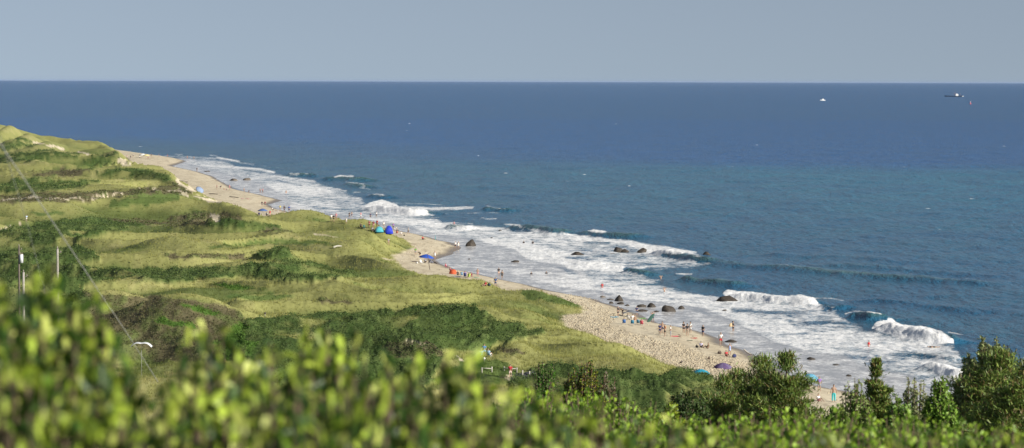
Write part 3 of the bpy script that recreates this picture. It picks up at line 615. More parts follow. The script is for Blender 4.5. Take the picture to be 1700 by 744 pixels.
def rdir(r, n, up=0.0):
    d = r.normal(0, 1, (n, 3)); d[:, 2] += up; return d / np.linalg.norm(d, axis=1)[:, None]
def palette(r, n, cols):
    c = np.array(cols); k = r.integers(0, len(c), n); return c[k] * r.uniform(.75, 1.25, (n, 1))
def bush(name, seed, rad, h, nshoot, per, leafL, cols, spread=.55, upright=1.4, tip_cols=None, tipt=.86):
    r = np.random.default_rng(seed); root = empty(name); V, Fc = [], []; LC, LD, LL, CC = [], [], [], []
    for s in range(nshoot):
        a = r.uniform(0, 6.283); q = math.sqrt(r.uniform(0, 1)); tip = np.array([math.cos(a) * q * rad, math.sin(a) * q * rad, h * (1 - .45 * q ** 2.2) * r.uniform(.78, 1.04)])
        base = np.array([tip[0] * .25, tip[1] * .25, 0]); mid = base * .35 + tip * .5 + np.array([tip[0] * .25, tip[1] * .25, h * .05]) + r.normal(0, .03 * rad, 3)
        pts = [base, mid, tip]; tube(V, Fc, pts, [.012 * h, .007 * h, .0025 * h], 4)
        t = r.uniform(.30, 1.0, per) ** .8; t = np.sort(t)[:, None]
        P = (1 - t) ** 2 * base + 2 * t * (1 - t) * (2 * mid - .5 * base - .5 * tip) + t ** 2 * tip
        ax = (tip - mid) / np.linalg.norm(tip - mid); D = rdir(r, per, 0) * 1.0 + ax * upright * (.35 + .65 * t); D /= np.linalg.norm(D, axis=1)[:, None]
        LC.append(P + r.normal(0, .012 * rad, (per, 3))); LD.append(D); LL.append(leafL * r.uniform(.4, 1.3, per))
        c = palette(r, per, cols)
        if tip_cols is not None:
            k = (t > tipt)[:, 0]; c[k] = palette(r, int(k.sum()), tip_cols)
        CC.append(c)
    Vn = np.concatenate(V); link('stems', np_mesh('stems', Vn, np.array(Fc)), barkM, root)
    LL = np.concatenate(LL); leaves_mesh('foliage', np.concatenate(LC), np.concatenate(LD), LL, LL * .62, np.concatenate(CC), leafM, root)
    return root
def dup(root, loc, rz, sc=(1, 1, 1)):
    r = root.copy(); col.objects.link(r); r.location = loc; r.rotation_euler = (0, 0, rz); r.scale = sc
    for ch in list(root.children):
        c = ch.copy(); col.objects.link(c); c.parent = r
        for g in ch.children:
            d = g.copy(); col.objects.link(d); d.parent = c
    return r
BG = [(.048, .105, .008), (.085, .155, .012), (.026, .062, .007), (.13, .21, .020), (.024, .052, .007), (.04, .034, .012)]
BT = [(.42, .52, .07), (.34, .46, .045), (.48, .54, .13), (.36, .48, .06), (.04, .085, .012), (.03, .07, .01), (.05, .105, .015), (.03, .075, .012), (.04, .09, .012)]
# nearest, strongly blurred shrubs: (px, top py, distance, radius, kind)
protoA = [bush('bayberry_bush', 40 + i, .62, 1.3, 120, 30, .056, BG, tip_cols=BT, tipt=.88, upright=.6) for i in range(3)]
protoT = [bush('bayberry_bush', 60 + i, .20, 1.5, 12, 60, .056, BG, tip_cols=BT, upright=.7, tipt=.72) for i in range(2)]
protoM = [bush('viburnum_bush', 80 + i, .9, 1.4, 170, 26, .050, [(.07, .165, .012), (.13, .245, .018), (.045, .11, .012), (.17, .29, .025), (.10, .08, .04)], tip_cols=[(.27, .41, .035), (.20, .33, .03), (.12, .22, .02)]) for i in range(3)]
used = set()
def put(protos, k, px_, py_, d, wscale, name=None, z_extra=0):
    P = at_dist(px_, py_, d); g = ground(P[0], P[1]); pr = protos[k % len(protos)]; h0 = pr['h0']
    sz = max(.3, (P[2] - g) / (h0 * .97)); o = dup(pr, (P[0], P[1], g - .02), (k * 2.399) % 6.28, (wscale, wscale, sz)); return o
for pr in protoA: pr['h0'] = 1.3
for pr in protoT: pr['h0'] = 1.5
for pr in protoM: pr['h0'] = 1.4
near_spots = [(-60, 470, 6.6, 1.0), (45, 498, 7.2, .85), (85, 520, 8.4, .7), (-10, 560, 6.2, .9), (90, 598, 6.8, .7), (20, 640, 5.8, .8), (165, 640, 6.2, .7), (345, 556, 7.8, .62), (400, 552, 8.2, .9), (480, 556, 7.6, .85),
              (545, 548, 8.6, .85), (610, 562, 7.9, .85), (350, 610, 6.6, .8), (500, 610, 6.4, .8), (640, 600, 7.0, .8), (700, 592, 8.8, .8), (745, 606, 7.8, .8), (260, 650, 6.0, .6), (420, 665, 5.8, .8), (580, 665, 5.8, .8), (740, 650, 6.4, .8),
              (810, 618, 8.2, .75), (850, 648, 9.0, .8), (920, 668, 8.0, .8), (990, 668, 9.6, .85), (820, 690, 6.4, .8), (980, 705, 7.0, .8), (1080, 694, 10, .9), (1130, 712, 8.4, .9), (1260, 716, 9.4, .9), (1060, 725, 7, .8), (1400, 722, 9.0, .9), (1560, 724, 9.4, .9), (1200, 735, 7.5, .9), (1680, 722, 9.2, .9), (1480, 738, 7.8, .9)]
for i, (a, b, d, w) in enumerate(near_spots):
    put(protoA, i, a, b + (16 if 200 < a < 700 else (-22 if a < 170 and b < 530 else 8)), d, w * .8)['near'] = 1
for i, (a, b, d) in enumerate([(20, 440, 6.6), (60, 452, 7.0), (128, 434, 7.2), (108, 452, 7.4), (778, 540, 8.0), (-30, 430, 6.4), (470, 536, 7.8), (355, 542, 7.2), (800, 590, 8), (530, 538, 8), (0, 444, 7), (40, 450, 6.8), (85, 446, 7.2), (118, 446, 7.4), (120, 484, 7.4)]):
    put(protoT, i, a, b, d, .8)['near'] = 2
mid_spots = [(885, 655, 32, 1.3), (930, 640, 38, 1.4), (985, 652, 34, 1.3), (1040, 668, 30, 1.2), (1090, 690, 28, 1.1), (1140, 690, 24, 1.1), (1010, 690, 22, 1), (1200, 700, 20, 1), (1270, 682, 26, 1.2), (1340, 680, 24, 1.2), (1400, 686, 26, 1.1), (1460, 690, 22, 1.1),
             (1530, 690, 24, 1.1), (1590, 700, 20, 1), (1320, 705, 17, .9), (1420, 708, 16, .9), (1640, 712, 18, 1), (1540, 712, 15, .8), (1235, 712, 15, .8), (905, 690, 20, 1), (960, 695, 17, .9), (860, 668, 26, 1), (1690, 715, 17, .9)]
for i, (a, b, d, w) in enumerate(mid_spots):
    put(protoM, i, a, b, d, w)['near'] = 3
for pr in protoA + protoT + protoM:
    for c in list(pr.children): bpy.data.objects.remove(c)
    bpy.data.objects.remove(pr)
# middle distance shrubs and trees
def crown_bush(name, px_, ytop, ybase, wpx, d, seed, leafL, cols, tips, n=60, per=40):
    P = at_dist(px_, ytop, d); g = ground(P[0], P[1]); Pb = at_dist(px_, ybase, d); zb = max(g, min(Pb[2], P[2] - .4)) if ybase else g; zb = min(zb, g) if False else g
    h = P[2] - zb; rad = wpx / 2 * d / F
    o = bush(name, seed, rad * 1.1, h, int(n * 1.6), per * 2, leafL * 1.15, cols, upright=.5, tip_cols=tips); o.location = (P[0], P[1], zb); return o
def conifer(px_, ytop, wpx, d, seed, cols, shape=1.0, ntuft=220, lean=0.0, flat=False, base_gap=.0):
    """trunk, upswept limbs, needle tufts"""
    P = at_dist(px_, ytop, d); g = ground(P[0], P[1]); h = P[2] - g; rad = wpx / 2 * d / F; r = np.random.default_rng(seed)
    root = empty('cedar_tree', (P[0], P[1], g)); V, Fc = [], []
    tube(V, Fc, [(0, 0, -.1), (lean * .3, 0, h * .4), (lean * .7, 0, h * .75), (lean, 0, h * .97)], [.035 * h, .024 * h, .013 * h, .004 * h], 7)
    link('trunk', np_mesh('trunk', np.concatenate(V), np.array(Fc)), barkM, root); V, Fc = [], []; LC, LD, CC = [], [], []
    nl = ntuft // 7
    for i in range(nl):
        u = base_gap + (1 - base_gap) * (i + r.uniform(.2, .8)) / nl; u = u ** 1.15; z = h * u
        env = rad * (1.15 * (1 - u) ** (.55 if flat else .8) * shape + .06) * r.uniform(.4, 1.3); a = i * 2.4 + r.uniform(-.5, .5)
        o_ = np.array([lean * u, 0, z * .80]); tp = np.array([lean * u + math.cos(a) * env, math.sin(a) * env, z * .86 + .28 * env + .10 * h * (1 - u) * r.uniform(0, 1)])
        if u > .93: tp = np.array([lean, 0, h]) 
        md = (o_ + tp) / 2 - np.array([0, 0, .10 * env]); tube(V, Fc, [o_, md, tp], [.010 * h * (1 - u) + .006, .008, .003], 4)
        for j in range(6):
            t = .45 + .55 * j / 5; c0 = (1 - t) ** 2 * o_ + 2 * t * (1 - t) * md + t * t * tp; s_ = (.13 + .17 * rad) * (1.15 - .5 * t) * r.uniform(.7, 1.2) * (1 if flat else 1.1 - .75 * u)
            nb = 84; cpos = c0 + r.normal(0, 1, (nb, 3)) * np.array([s_, s_, s_ * .34]) * .62
            D = rdir(r, nb, .8) + (tp - o_) / (np.linalg.norm(tp - o_) + 1e-6) * .7; D /= np.linalg.norm(D, axis=1)[:, None]
            LC.append(cpos); LD.append(D); CC.append(palette(r, nb, cols) * r.uniform(.7, 1.4))
    link('branches', np_mesh('branches', np.concatenate(V), np.array(Fc)), barkM, root)
    LC, LD, CC = np.concatenate(LC), np.concatenate(LD), np.concatenate(CC); n = len(LC); L = r.uniform(.06, .15, n)
    leaves_mesh('needles', LC, LD, L, L * .20, CC, leafM, root, .1); return root
CED = [(.11, .18, .035), (.16, .24, .05), (.07, .125, .025), (.22, .28, .06), (.17, .13, .05)]
trees = [(conifer(1275, 598, 150, 78, 1, CED, 1.2, 330, -.15, True), 'ragged dark cedar with twin-looking open crown, left one of the pair before the beach'),
         (conifer(1306, 591, 112, 74, 2, CED, 1.2, 300, .0, True), 'bushy cedar directly right of the ragged cedar, hiding the pale blue umbrella'),
         (conifer(1232, 620, 150, 80, 3, CED, 1.2, 280, -.1, True), 'low dark cedar leaning left beside the purple beach umbrella'),
         (conifer(1200, 628, 66, 76, 4, CED, 1.2, 170, .05, True), 'small dark cedar just below the teal umbrella'),
         (conifer(1453, 602, 120, 66, 5, CED, .8, 300, .03), 'narrow pointed spruce-like cedar standing alone before the surf'),
         (conifer(1655, 590, 185, 60, 6, CED, 1.3, 420, .1, True), 'large spreading cedar at the right edge with dense layered boughs'),
         (conifer(1712, 600, 150, 56, 7, CED, 1.2, 260, .0, True), 'dark cedar cut off by the right edge of the view')]
for o, lb in trees: tag(o, lb, 'tree', 'cedars on the slope above the beach')
GR = [(.15, .27, .04), (.20, .32, .06), (.10, .19, .03)]
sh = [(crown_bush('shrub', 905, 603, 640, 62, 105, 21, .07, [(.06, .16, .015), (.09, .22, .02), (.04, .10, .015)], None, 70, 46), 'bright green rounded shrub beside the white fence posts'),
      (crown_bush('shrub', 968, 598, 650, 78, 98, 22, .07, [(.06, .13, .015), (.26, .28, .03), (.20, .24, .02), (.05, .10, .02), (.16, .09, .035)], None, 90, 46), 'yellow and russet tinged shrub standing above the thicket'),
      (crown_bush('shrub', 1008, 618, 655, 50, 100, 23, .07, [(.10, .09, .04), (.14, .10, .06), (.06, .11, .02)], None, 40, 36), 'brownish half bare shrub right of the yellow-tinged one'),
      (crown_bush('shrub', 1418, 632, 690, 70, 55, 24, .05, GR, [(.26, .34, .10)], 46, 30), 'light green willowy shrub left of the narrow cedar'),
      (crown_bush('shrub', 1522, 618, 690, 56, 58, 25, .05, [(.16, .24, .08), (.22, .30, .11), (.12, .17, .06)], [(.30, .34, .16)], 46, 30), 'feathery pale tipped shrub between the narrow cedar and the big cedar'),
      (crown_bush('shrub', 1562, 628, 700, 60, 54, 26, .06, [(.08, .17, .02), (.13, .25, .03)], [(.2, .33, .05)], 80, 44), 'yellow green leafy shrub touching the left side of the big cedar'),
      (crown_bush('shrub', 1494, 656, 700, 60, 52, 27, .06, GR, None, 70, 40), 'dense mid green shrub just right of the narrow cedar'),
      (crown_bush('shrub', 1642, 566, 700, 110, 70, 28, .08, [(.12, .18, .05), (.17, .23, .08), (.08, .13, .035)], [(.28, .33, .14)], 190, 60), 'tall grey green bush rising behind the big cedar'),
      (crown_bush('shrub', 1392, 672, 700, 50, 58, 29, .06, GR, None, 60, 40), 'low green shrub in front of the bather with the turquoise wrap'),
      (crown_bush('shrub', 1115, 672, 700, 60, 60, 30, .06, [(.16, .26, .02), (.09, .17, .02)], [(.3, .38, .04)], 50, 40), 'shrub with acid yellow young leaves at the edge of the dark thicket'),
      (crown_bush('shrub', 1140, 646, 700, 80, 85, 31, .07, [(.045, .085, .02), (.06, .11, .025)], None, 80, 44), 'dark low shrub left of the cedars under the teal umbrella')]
for o, lb in sh: tag(o, lb, 'shrub')
# ------------------------------------------------------------------ small builders for things
def bm_mesh(name, bm, smooth=True):
    me = bpy.data.meshes.new(name); bmesh.ops.recalc_face_normals(bm, faces=bm.faces[:]); bm.to_mesh(me); bm.free()
    if smooth:
        for p_ in me.polygons: p_.use_smooth = True
    return me
MC = {}
def cmat(c, rough=.8, spec=.3, transl=0.0, name='cloth'):
    k = (tuple(round(v, 3) for v in c), rough, transl, name)
    if k not in MC: MC[k] = mat(name, tuple(c), rough, spec, var=.10, vscale=6, transl=transl)
    return MC[k]
def cyl(bm, a, b, r1, r2=None, seg=8):
    a, b = Vector(a), Vector(b); d = b - a; r2 = r1 if r2 is None else r2
    g = bmesh.ops.create_cone(bm, cap_ends=True, segments=seg, radius1=r1, radius2=r2, depth=d.length)
    bmesh.ops.transform(bm, matrix=Matrix.Translation((a + b) / 2) @ d.to_track_quat('Z', 'Y').to_matrix().to_4x4(), verts=g['verts'])
def box(bm, c, s, rot=None, bev=0.0):
    g = bmesh.ops.create_cube(bm, size=1); m = Matrix.Translation(c) @ (rot.to_4x4() if rot else Matrix()) @ Matrix.Diagonal((*s, 1))
    bmesh.ops.transform(bm, matrix=m, verts=g['verts'])
    if bev > 0:
        es = list({e for v in g['verts'] for e in v.link_edges}); bmesh.ops.bevel(bm, geom=es, offset=bev, segments=2, affect='EDGES')
def part(name, fn, m, parent, smooth=True):
    bm = bmesh.new(); fn(bm); return link(name, bm_mesh(name, bm, smooth), m, parent)

def skin(name, pts, edges, root=0, sub=1):
    me = bpy.data.meshes.new('tmp'); me.from_pydata([p[:3] for p in pts], edges, []); o = bpy.data.objects.new('tmp', me); col.objects.link(o)
    sm = o.modifiers.new('s', 'SKIN'); ss = o.modifiers.new('d', 'SUBSURF'); ss.levels = sub
    for i, p_ in enumerate(pts):
        rr = p_[3] if isinstance(p_[3], tuple) else (p_[3], p_[3])
        me.skin_vertices[0].data[i].radius = rr; me.skin_vertices[0].data[i].use_root = (i == root)
    dg = bpy.context.evaluated_depsgraph_get(); out = bpy.data.meshes.new_from_object(o.evaluated_get(dg)); out.name = name
    bpy.data.objects.remove(o); bpy.data.meshes.remove(me)
    for p_ in out.polygons: p_.use_smooth = True
    return out
# poses: joint table for one side mirrored unless given; local -Y is forward
def P_(pel, chest, neck, head, el, ha, el2, ha2, kn, an, kn2, an2):
    return dict(pel=pel, chest=chest, neck=neck, head=head, el=(el, el2), ha=(ha, ha2), kn=(kn, kn2), an=(an, an2))
POSES = {
 'stand': P_((0, 0, .95), (0, 0, 1.32), (0, .01, 1.49), (0, -.01, 1.64), (-.25, .03, 1.14), (-.27, -.06, .88), (.25, .03, 1.14), (.27, -.06, .88), (-.10, -.01, .50), (-.11, .02, .07), (.10, -.01, .50), (.12, .02, .07)),
 'walk': P_((0, 0, .93), (0, -.03, 1.30), (0, -.04, 1.47), (0, -.07, 1.62), (-.25, .10, 1.13), (-.26, .06, .90), (.25, -.08, 1.13), (.24, -.26, .97), (-.10, -.20, .53), (-.10, -.24, .08), (.10, .02, .50), (.11, .30, .12)),
 'raise': P_((0, 0, .95), (0, 0, 1.32), (0, .01, 1.49), (0, -.01, 1.64), (-.38, -.02, 1.50), (-.16, -.05, 1.74), (.38, -.02, 1.50), (.16, -.05, 1.74), (-.12, -.01, .50), (-.15, .02, .07), (.12, -.01, .50), (.16, .02, .07)),
 'bend': P_((0, .10, .93), (0, -.25, 1.10), (0, -.40, 1.14), (0, -.54, 1.13), (-.22, -.34, .85), (-.18, -.42, .58), (.22, -.34, .85), (.18, -.42, .58), (-.10, .02, .50), (-.11, .10, .07), (.10, .02, .50), (.12, .10, .07)),
 'sit': P_((0, 0, .13), (0, .08, .48), (0, .07, .65), (0, .05, .80), (-.25, .12, .32), (-.24, -.14, .24), (.25, .12, .32), (.24, -.14, .24), (-.14, -.38, .40), (-.14, -.70, .07), (.14, -.36, .36), (.15, -.74, .07)),
 'chair': P_((0, .10, .32), (0, .30, .66), (0, .32, .83), (0, .31, .98), (-.27, .18, .52), (-.28, -.08, .48), (.27, .18, .52), (.28, -.08, .48), (-.13, -.34, .42), (-.13, -.52, .07), (.13, -.34, .42), (.15, -.56, .07)),
 'lie': P_((0, 0, .13), (0, .38, .15), (0, .56, .15), (0, .72, .17), (-.28, .30, .08), (-.30, .05, .07), (.28, .30, .08), (.30, .05, .07), (-.12, -.44, .12), (-.13, -.86, .07), (.12, -.44, .12), (.15, -.86, .07)),
 'carry': P_((0, 0, .95), (0, .02, 1.32), (0, .01, 1.49), (0, -.02, 1.64), (-.24, .0, 1.12), (-.16, -.28, 1.10), (.24, .0, 1.12), (.16, -.28, 1.10), (-.10, -.01, .50), (-.11, .02, .07), (.10, -.06, .50), (.12, -.05, .07)),
}
def lerp(a, b, t): return tuple(a[i] + (b[i] - a[i]) * t for i in range(3))
PM = {}
def pose_meshes(k):
    if k in PM: return PM[k]
    p = POSES[k]; pel, ch, nk, hd = p['pel'], p['chest'], p['neck'], p['head']
    pts = [(*pel, .135), (*lerp(pel, ch, .5), .115), (*ch, (.15, .125)), (*nk, .055), (*lerp(nk, hd, .55), .075), (*hd, .098), (hd[0], hd[1], hd[2] + .10, .07) if k != 'lie' else (hd[0], hd[1] + .10, hd[2], .07)]
    ed = [(0, 1), (1, 2), (2, 3), (3, 4), (4, 5), (5, 6)]; sh = []; hp = []
    for s in (0, 1):
        x = -.17 if s == 0 else .17; up = lerp(ch, nk, .45); shp = (ch[0] + x, up[1], up[2]); n = len(pts)
        wr = lerp(p['el'][s], p['ha'][s], .8)
        pts += [(*shp, .065), (*p['el'][s], .042), (*wr, .030), (*p['ha'][s], .038)]; ed += [(2, n), (n, n + 1), (n + 1, n + 2), (n + 2, n + 3)]
        th = lerp(p['el'][s], wr, 1.0); n = len(pts); sh.append((shp, p['el'][s]))
        hip = (pel[0] + x * .58, pel[1], pel[2] - .04); pts += [(*hip, .092), (*p['kn'][s], .060), (*p['an'][s], .040), (p['an'][s][0], p['an'][s][1] - .14, p['an'][s][2] - .03 if k != 'lie' else .16, .034)]
        ed += [(0, n), (n, n + 1), (n + 1, n + 2), (n + 2, n + 3)]; hp.append((hip, p['kn'][s], p['an'][s]))
    body = skin('person', pts, ed)
    s1 = [(*lerp(pel, ch, .12), .150), (*lerp(pel, ch, .5), .140), (*ch, (.172, .150)), (*lerp(ch, nk, .55), .085)]; e1 = [(0, 1), (1, 2), (2, 3)]
    for s in (0, 1): n = len(s1); s1 += [(*sh[s][0], .088), (*lerp(sh[s][0], sh[s][1], .7), .068)]; e1 += [(2, n), (n, n + 1)]
    shirt = skin('shirt', s1, e1)
    s2 = [(*lerp(pel, ch, .08), .142), (*pel, .158)]; e2 = [(0, 1)]
    for s in (0, 1): n = len(s2); s2 += [(*hp[s][0], .115), (*lerp(hp[s][0], hp[s][1], .75), .092)]; e2 += [(1, n), (n, n + 1)]
    shorts = skin('shorts', s2, e2, 1)
    s3 = list(s2); e3 = list(e2)
    for s in (0, 1): n = len(s3); s3 += [(*hp[s][1], .085), (*lerp(hp[s][1], hp[s][2], .85), .066)]; e3 += [(3 + 2 * s, n), (n, n + 1)]
    pants = skin('trousers', s3, e3, 1)
    kz = lerp(hp[0][1], hp[1][1], .5)
    dress = skin('dress', [(*lerp(ch, nk, .55), .09), (*ch, (.170, .145)), (*lerp(pel, ch, .5), .138), (*pel, .175), (*lerp(pel, kz, .8), .21)], [(0, 1), (1, 2), (2, 3), (3, 4)])
    h2 = (hd[0], hd[1] + .035, hd[2] + .035) if k != 'lie' else (hd[0], hd[1] + .05, hd[2] + .03)
    hair = skin('hair', [(*h2, .105), (h2[0], h2[1] + .02, h2[2] + .06, .085)], [(0, 1)]); lh = skin('hair', [(*h2, .105), (h2[0], h2[1] + .04, h2[2] - .16, .085), (h2[0], h2[1] + .02, h2[2] + .06, .085)], [(0, 1), (0, 2)])
    PM[k] = dict(body=body, top=shirt, shorts=shorts, trousers=pants, dress=dress, hair=hair, longhair=lh); return PM[k]
def slot(o, m):
    if not o.data.materials: o.data.materials.append(m)
    o.material_slots[0].link = 'OBJECT'; o.material_slots[0].material = m
SK = [(.36, .24, .175), (.28, .18, .13), (.42, .30, .22), (.22, .13, .09)]
HR = {'dark': (.03, .02, .015), 'brown': (.10, .055, .03), 'blond': (.40, .28, .13), 'grey': (.35, .34, .33), 'cap': (.75, .75, .73)}
def person(px_, py_, pose, face, top, bottom, label, hair='dark', sc=1.0, sink=0.0, skin_i=0, group='people on the beach', kind='shorts', long=False, dz=0.0):
    Q = hit(px_, py_); m = pose_meshes(pose); o = bpy.data.objects.new('person', m['body']); col.objects.link(o)
    o.location = (Q[0], Q[1], Q[2] - sink + dz); o.rotation_euler = (0, 0, R(face)); o.scale = (sc * 1.08, sc * 1.08, sc); slot(o, cmat(SK[skin_i], .55, .3, name='skin')); tag(o, label, 'person', group)
    def child(nm, me, c):
        ch = bpy.data.objects.new(nm, me); col.objects.link(ch); ch.parent = o; slot(ch, cmat(c)); return ch
    if kind == 'dress': child('dress', m['dress'], top)
    else:
        if top is not None: child('shirt', m['top'], top)
        if bottom is not None: child(kind, m[kind], bottom)
    child('hair' if hair != 'cap' else 'cap', m['longhair' if long else 'hair'], HR[hair]); return o
W_, K_, NV, RD, MR, PK, BL, GY, GN, LB, TL, YL, PU, OR_ = (.75, .75, .74), (.03, .03, .035), (.03, .04, .12), (.45, .04, .05), (.22, .03, .06), (.52, .24, .28), (.05, .12, .45), (.28, .29, .31), (.15, .38, .08), (.30, .48, .70), (.05, .45, .48), (.70, .62, .15), (.25, .15, .42), (.50, .22, .12)

# ---- umbrellas
def umbrella(px_, py_, rad, c, label, hgt=1.9, tilt=(0, 0), c2=None, closed=False, name='beach_umbrella'):
    Q = hit(px_, py_); root = empty(name, tuple(Q)); tag(root, label, 'umbrella', 'umbrellas on the beach')
    rot = Matrix.Rotation(R(tilt[0]), 3, 'X') @ Matrix.Rotation(R(tilt[1]), 3, 'Y'); ax = rot @ Vector((0, 0, 1)); top = ax * hgt
    part('pole', lambda b: cyl(b, (0, 0, -.3), top, .025), cmat(W_, .4, name='painted_metal'), root)
    bm = bmesh.new(); seg = 16; rings = 5; vs = [bm.verts.new(top + ax * .04)]; prev = None
    dp = rad * (.42 if not closed else 3.0); rr = rad if not closed else rad * .16
    for i in range(1, rings + 1):
        t = i / rings; cur = []
        for k in range(seg):
            a = k * 2 * math.pi / seg; sc_ = 1 if k % 2 == 0 else .94; cur.append(bm.verts.new(top + rot @ Vector((math.cos(a) * rr * t * sc_, math.sin(a) * rr * t * sc_, -dp * (t ** 1.8 if not closed else t) + (.0 if k % 2 == 0 else .02)))))
        for k in range(seg):
            if prev is None: bm.faces.new((vs[0], cur[k], cur[(k + 1) % seg]))
            else: bm.faces.new((prev[k], cur[k], cur[(k + 1) % seg], prev[(k + 1) % seg]))
        prev = cur
    me = bm_mesh('canopy', bm); o = link('canopy', me, cmat(c, .8, transl=.3), root)
    if c2 is not None:
        me.materials.append(cmat(c2, .8, transl=.3))
        for i, p_ in enumerate(me.polygons): p_.material_index = (i % seg) // 2 % 2
    md = o.modifiers.new('t', 'SOLIDIFY'); md.thickness = .012
    def ribs(b):
        for k in range(8):
            a = k * math.pi / 4; cyl(b, top - ax * .35, top + rot @ Vector((math.cos(a) * rr * .6, math.sin(a) * rr * .6, -dp * .36)), .008, seg=4)
    if not closed: part('ribs', ribs, cmat(GY, .4, name='painted_metal'), root)
    return root
# ---- chair, towel, bag, board, boulder...
def chair_proto():
    root = empty('beach_chair')
    def fr(b):
        for x in (-.26, .26):
            cyl(b, (x, -.28, .02), (x, .22, .30), .012); cyl(b, (x, .25, .02), (x, -.25, .30), .012); cyl(b, (x, .18, .26), (x, .48, .85), .012); cyl(b, (x, -.25, .42), (x, .30, .46), .018)
        cyl(b, (-.26, .48, .85), (.26, .48, .85), .012); cyl(b, (-.26, -.28, .02), (.26, -.28, .02), .012)
    part('frame', fr, cmat((.5, .5, .5), .35, name='aluminium'), root)
    part('seat', lambda b: box(b, (0, 0, .275), (.5, .5, .02), Matrix.Rotation(R(6), 3, 'X'), .005), cmat(BL), root)
    part('backrest', lambda b: box(b, (0, .33, .57), (.5, .02, .6), Matrix.Rotation(R(-27), 3, 'X'), .005), cmat(BL), root)
    return root
CH = chair_proto()
def chair(px_, py_, rz, c, label):
    Q = hit(px_, py_); o = dup(CH, tuple(Q), R(rz)); tag(o, label, 'chair', 'folding chairs on the beach')
    for ch in o.children:
        if not ch.name.startswith('frame'): slot(ch, cmat(c))
    return o
def towel(px_, py_, c, label, L=1.7, W=.8, rz=20, c2=None):
    Q = hit(px_, py_); bm = bmesh.new(); bmesh.ops.create_grid(bm, x_segments=14, y_segments=8, size=.5)
    rr = np.random.default_rng(int(px_))
    for v in bm.verts: v.co = Vector((v.co.x * L, v.co.y * W, .05 + .035 * math.sin(v.co.x * 9 + v.co.y * 7 + px_) + rr.uniform(0, .015)))
    me = bm_mesh('beach_towel', bm); o = link('beach_towel', me, cmat(c)); o.location = tuple(Q); o.rotation_euler = (0, 0, R(rz)); md = o.modifiers.new('t', 'SOLIDIFY'); md.thickness = .02
    if c2 is not None:
        me.materials.append(cmat(c2))
        for i, p_ in enumerate(me.polygons): p_.material_index = (i // 14) % 2
    return tag(o, label, 'towel', 'towels on the sand')
def lump(name, px_, py_, size, c, label, cat, seed=1, group=None, sub=3, rough=.9, noise_=.42, sq=0.0, var=.25, dz=0.0):
    Q = hit(px_, py_); bm = bmesh.new(); bmesh.ops.create_icosphere(bm, subdivisions=sub, radius=1.0)
    from mathutils import noise as mn
    for v in bm.verts:
        n = v.co.normalized(); d = 1 + noise_ * mn.fractal(n * 1.1 + Vector((seed * 3.7, 0, 0)), .7, 2.1, 5)
        # chip into planes
        for k in range(9):
            rr = random.Random(seed * 13 + k); pl = Vector((rr.uniform(-1, 1), rr.uniform(-1, 1), rr.uniform(-.2, 1))).normalized(); lim = rr.uniform(.55, .92); q = n.dot(pl) * d
            if q > lim: d *= 1 - (q - lim) / q * .9
        v.co = Vector((n.x * d * size[0], n.y * d * size[1], max(n.z * d, -.35) * size[2]))
    o = link(name, bm_mesh(name, bm), mat(name, c, rough, .35, var=var, vscale=2.2, bump=.05, bscale=3.5)); o.location = (Q[0], Q[1], Q[2] + dz); o.rotation_euler = (0, 0, 0)
    return tag(o, label, cat, group)
def bag(px_, py_, c, label, s=.32, cat='bag'):
    Q = hit(px_, py_); root = empty('beach_bag', tuple(Q), px_ % 3); tag(root, label, cat, 'bags on the sand')
    part('bag_body', lambda b: box(b, (0, 0, s * .55), (s * 1.7, s * .9, s * 1.1), None, s * .25), cmat(c), root)
    def hd(b):
        pr = None
        for k in range(7):
            a = math.pi * k / 6; q = Vector((math.cos(a) * s * .5, 0, s * 1.05 + math.sin(a) * s * .5))
            if pr: cyl(b, pr, q, s * .05, seg=5)
            pr = q
    part('handle', hd, cmat(K_), root); return root

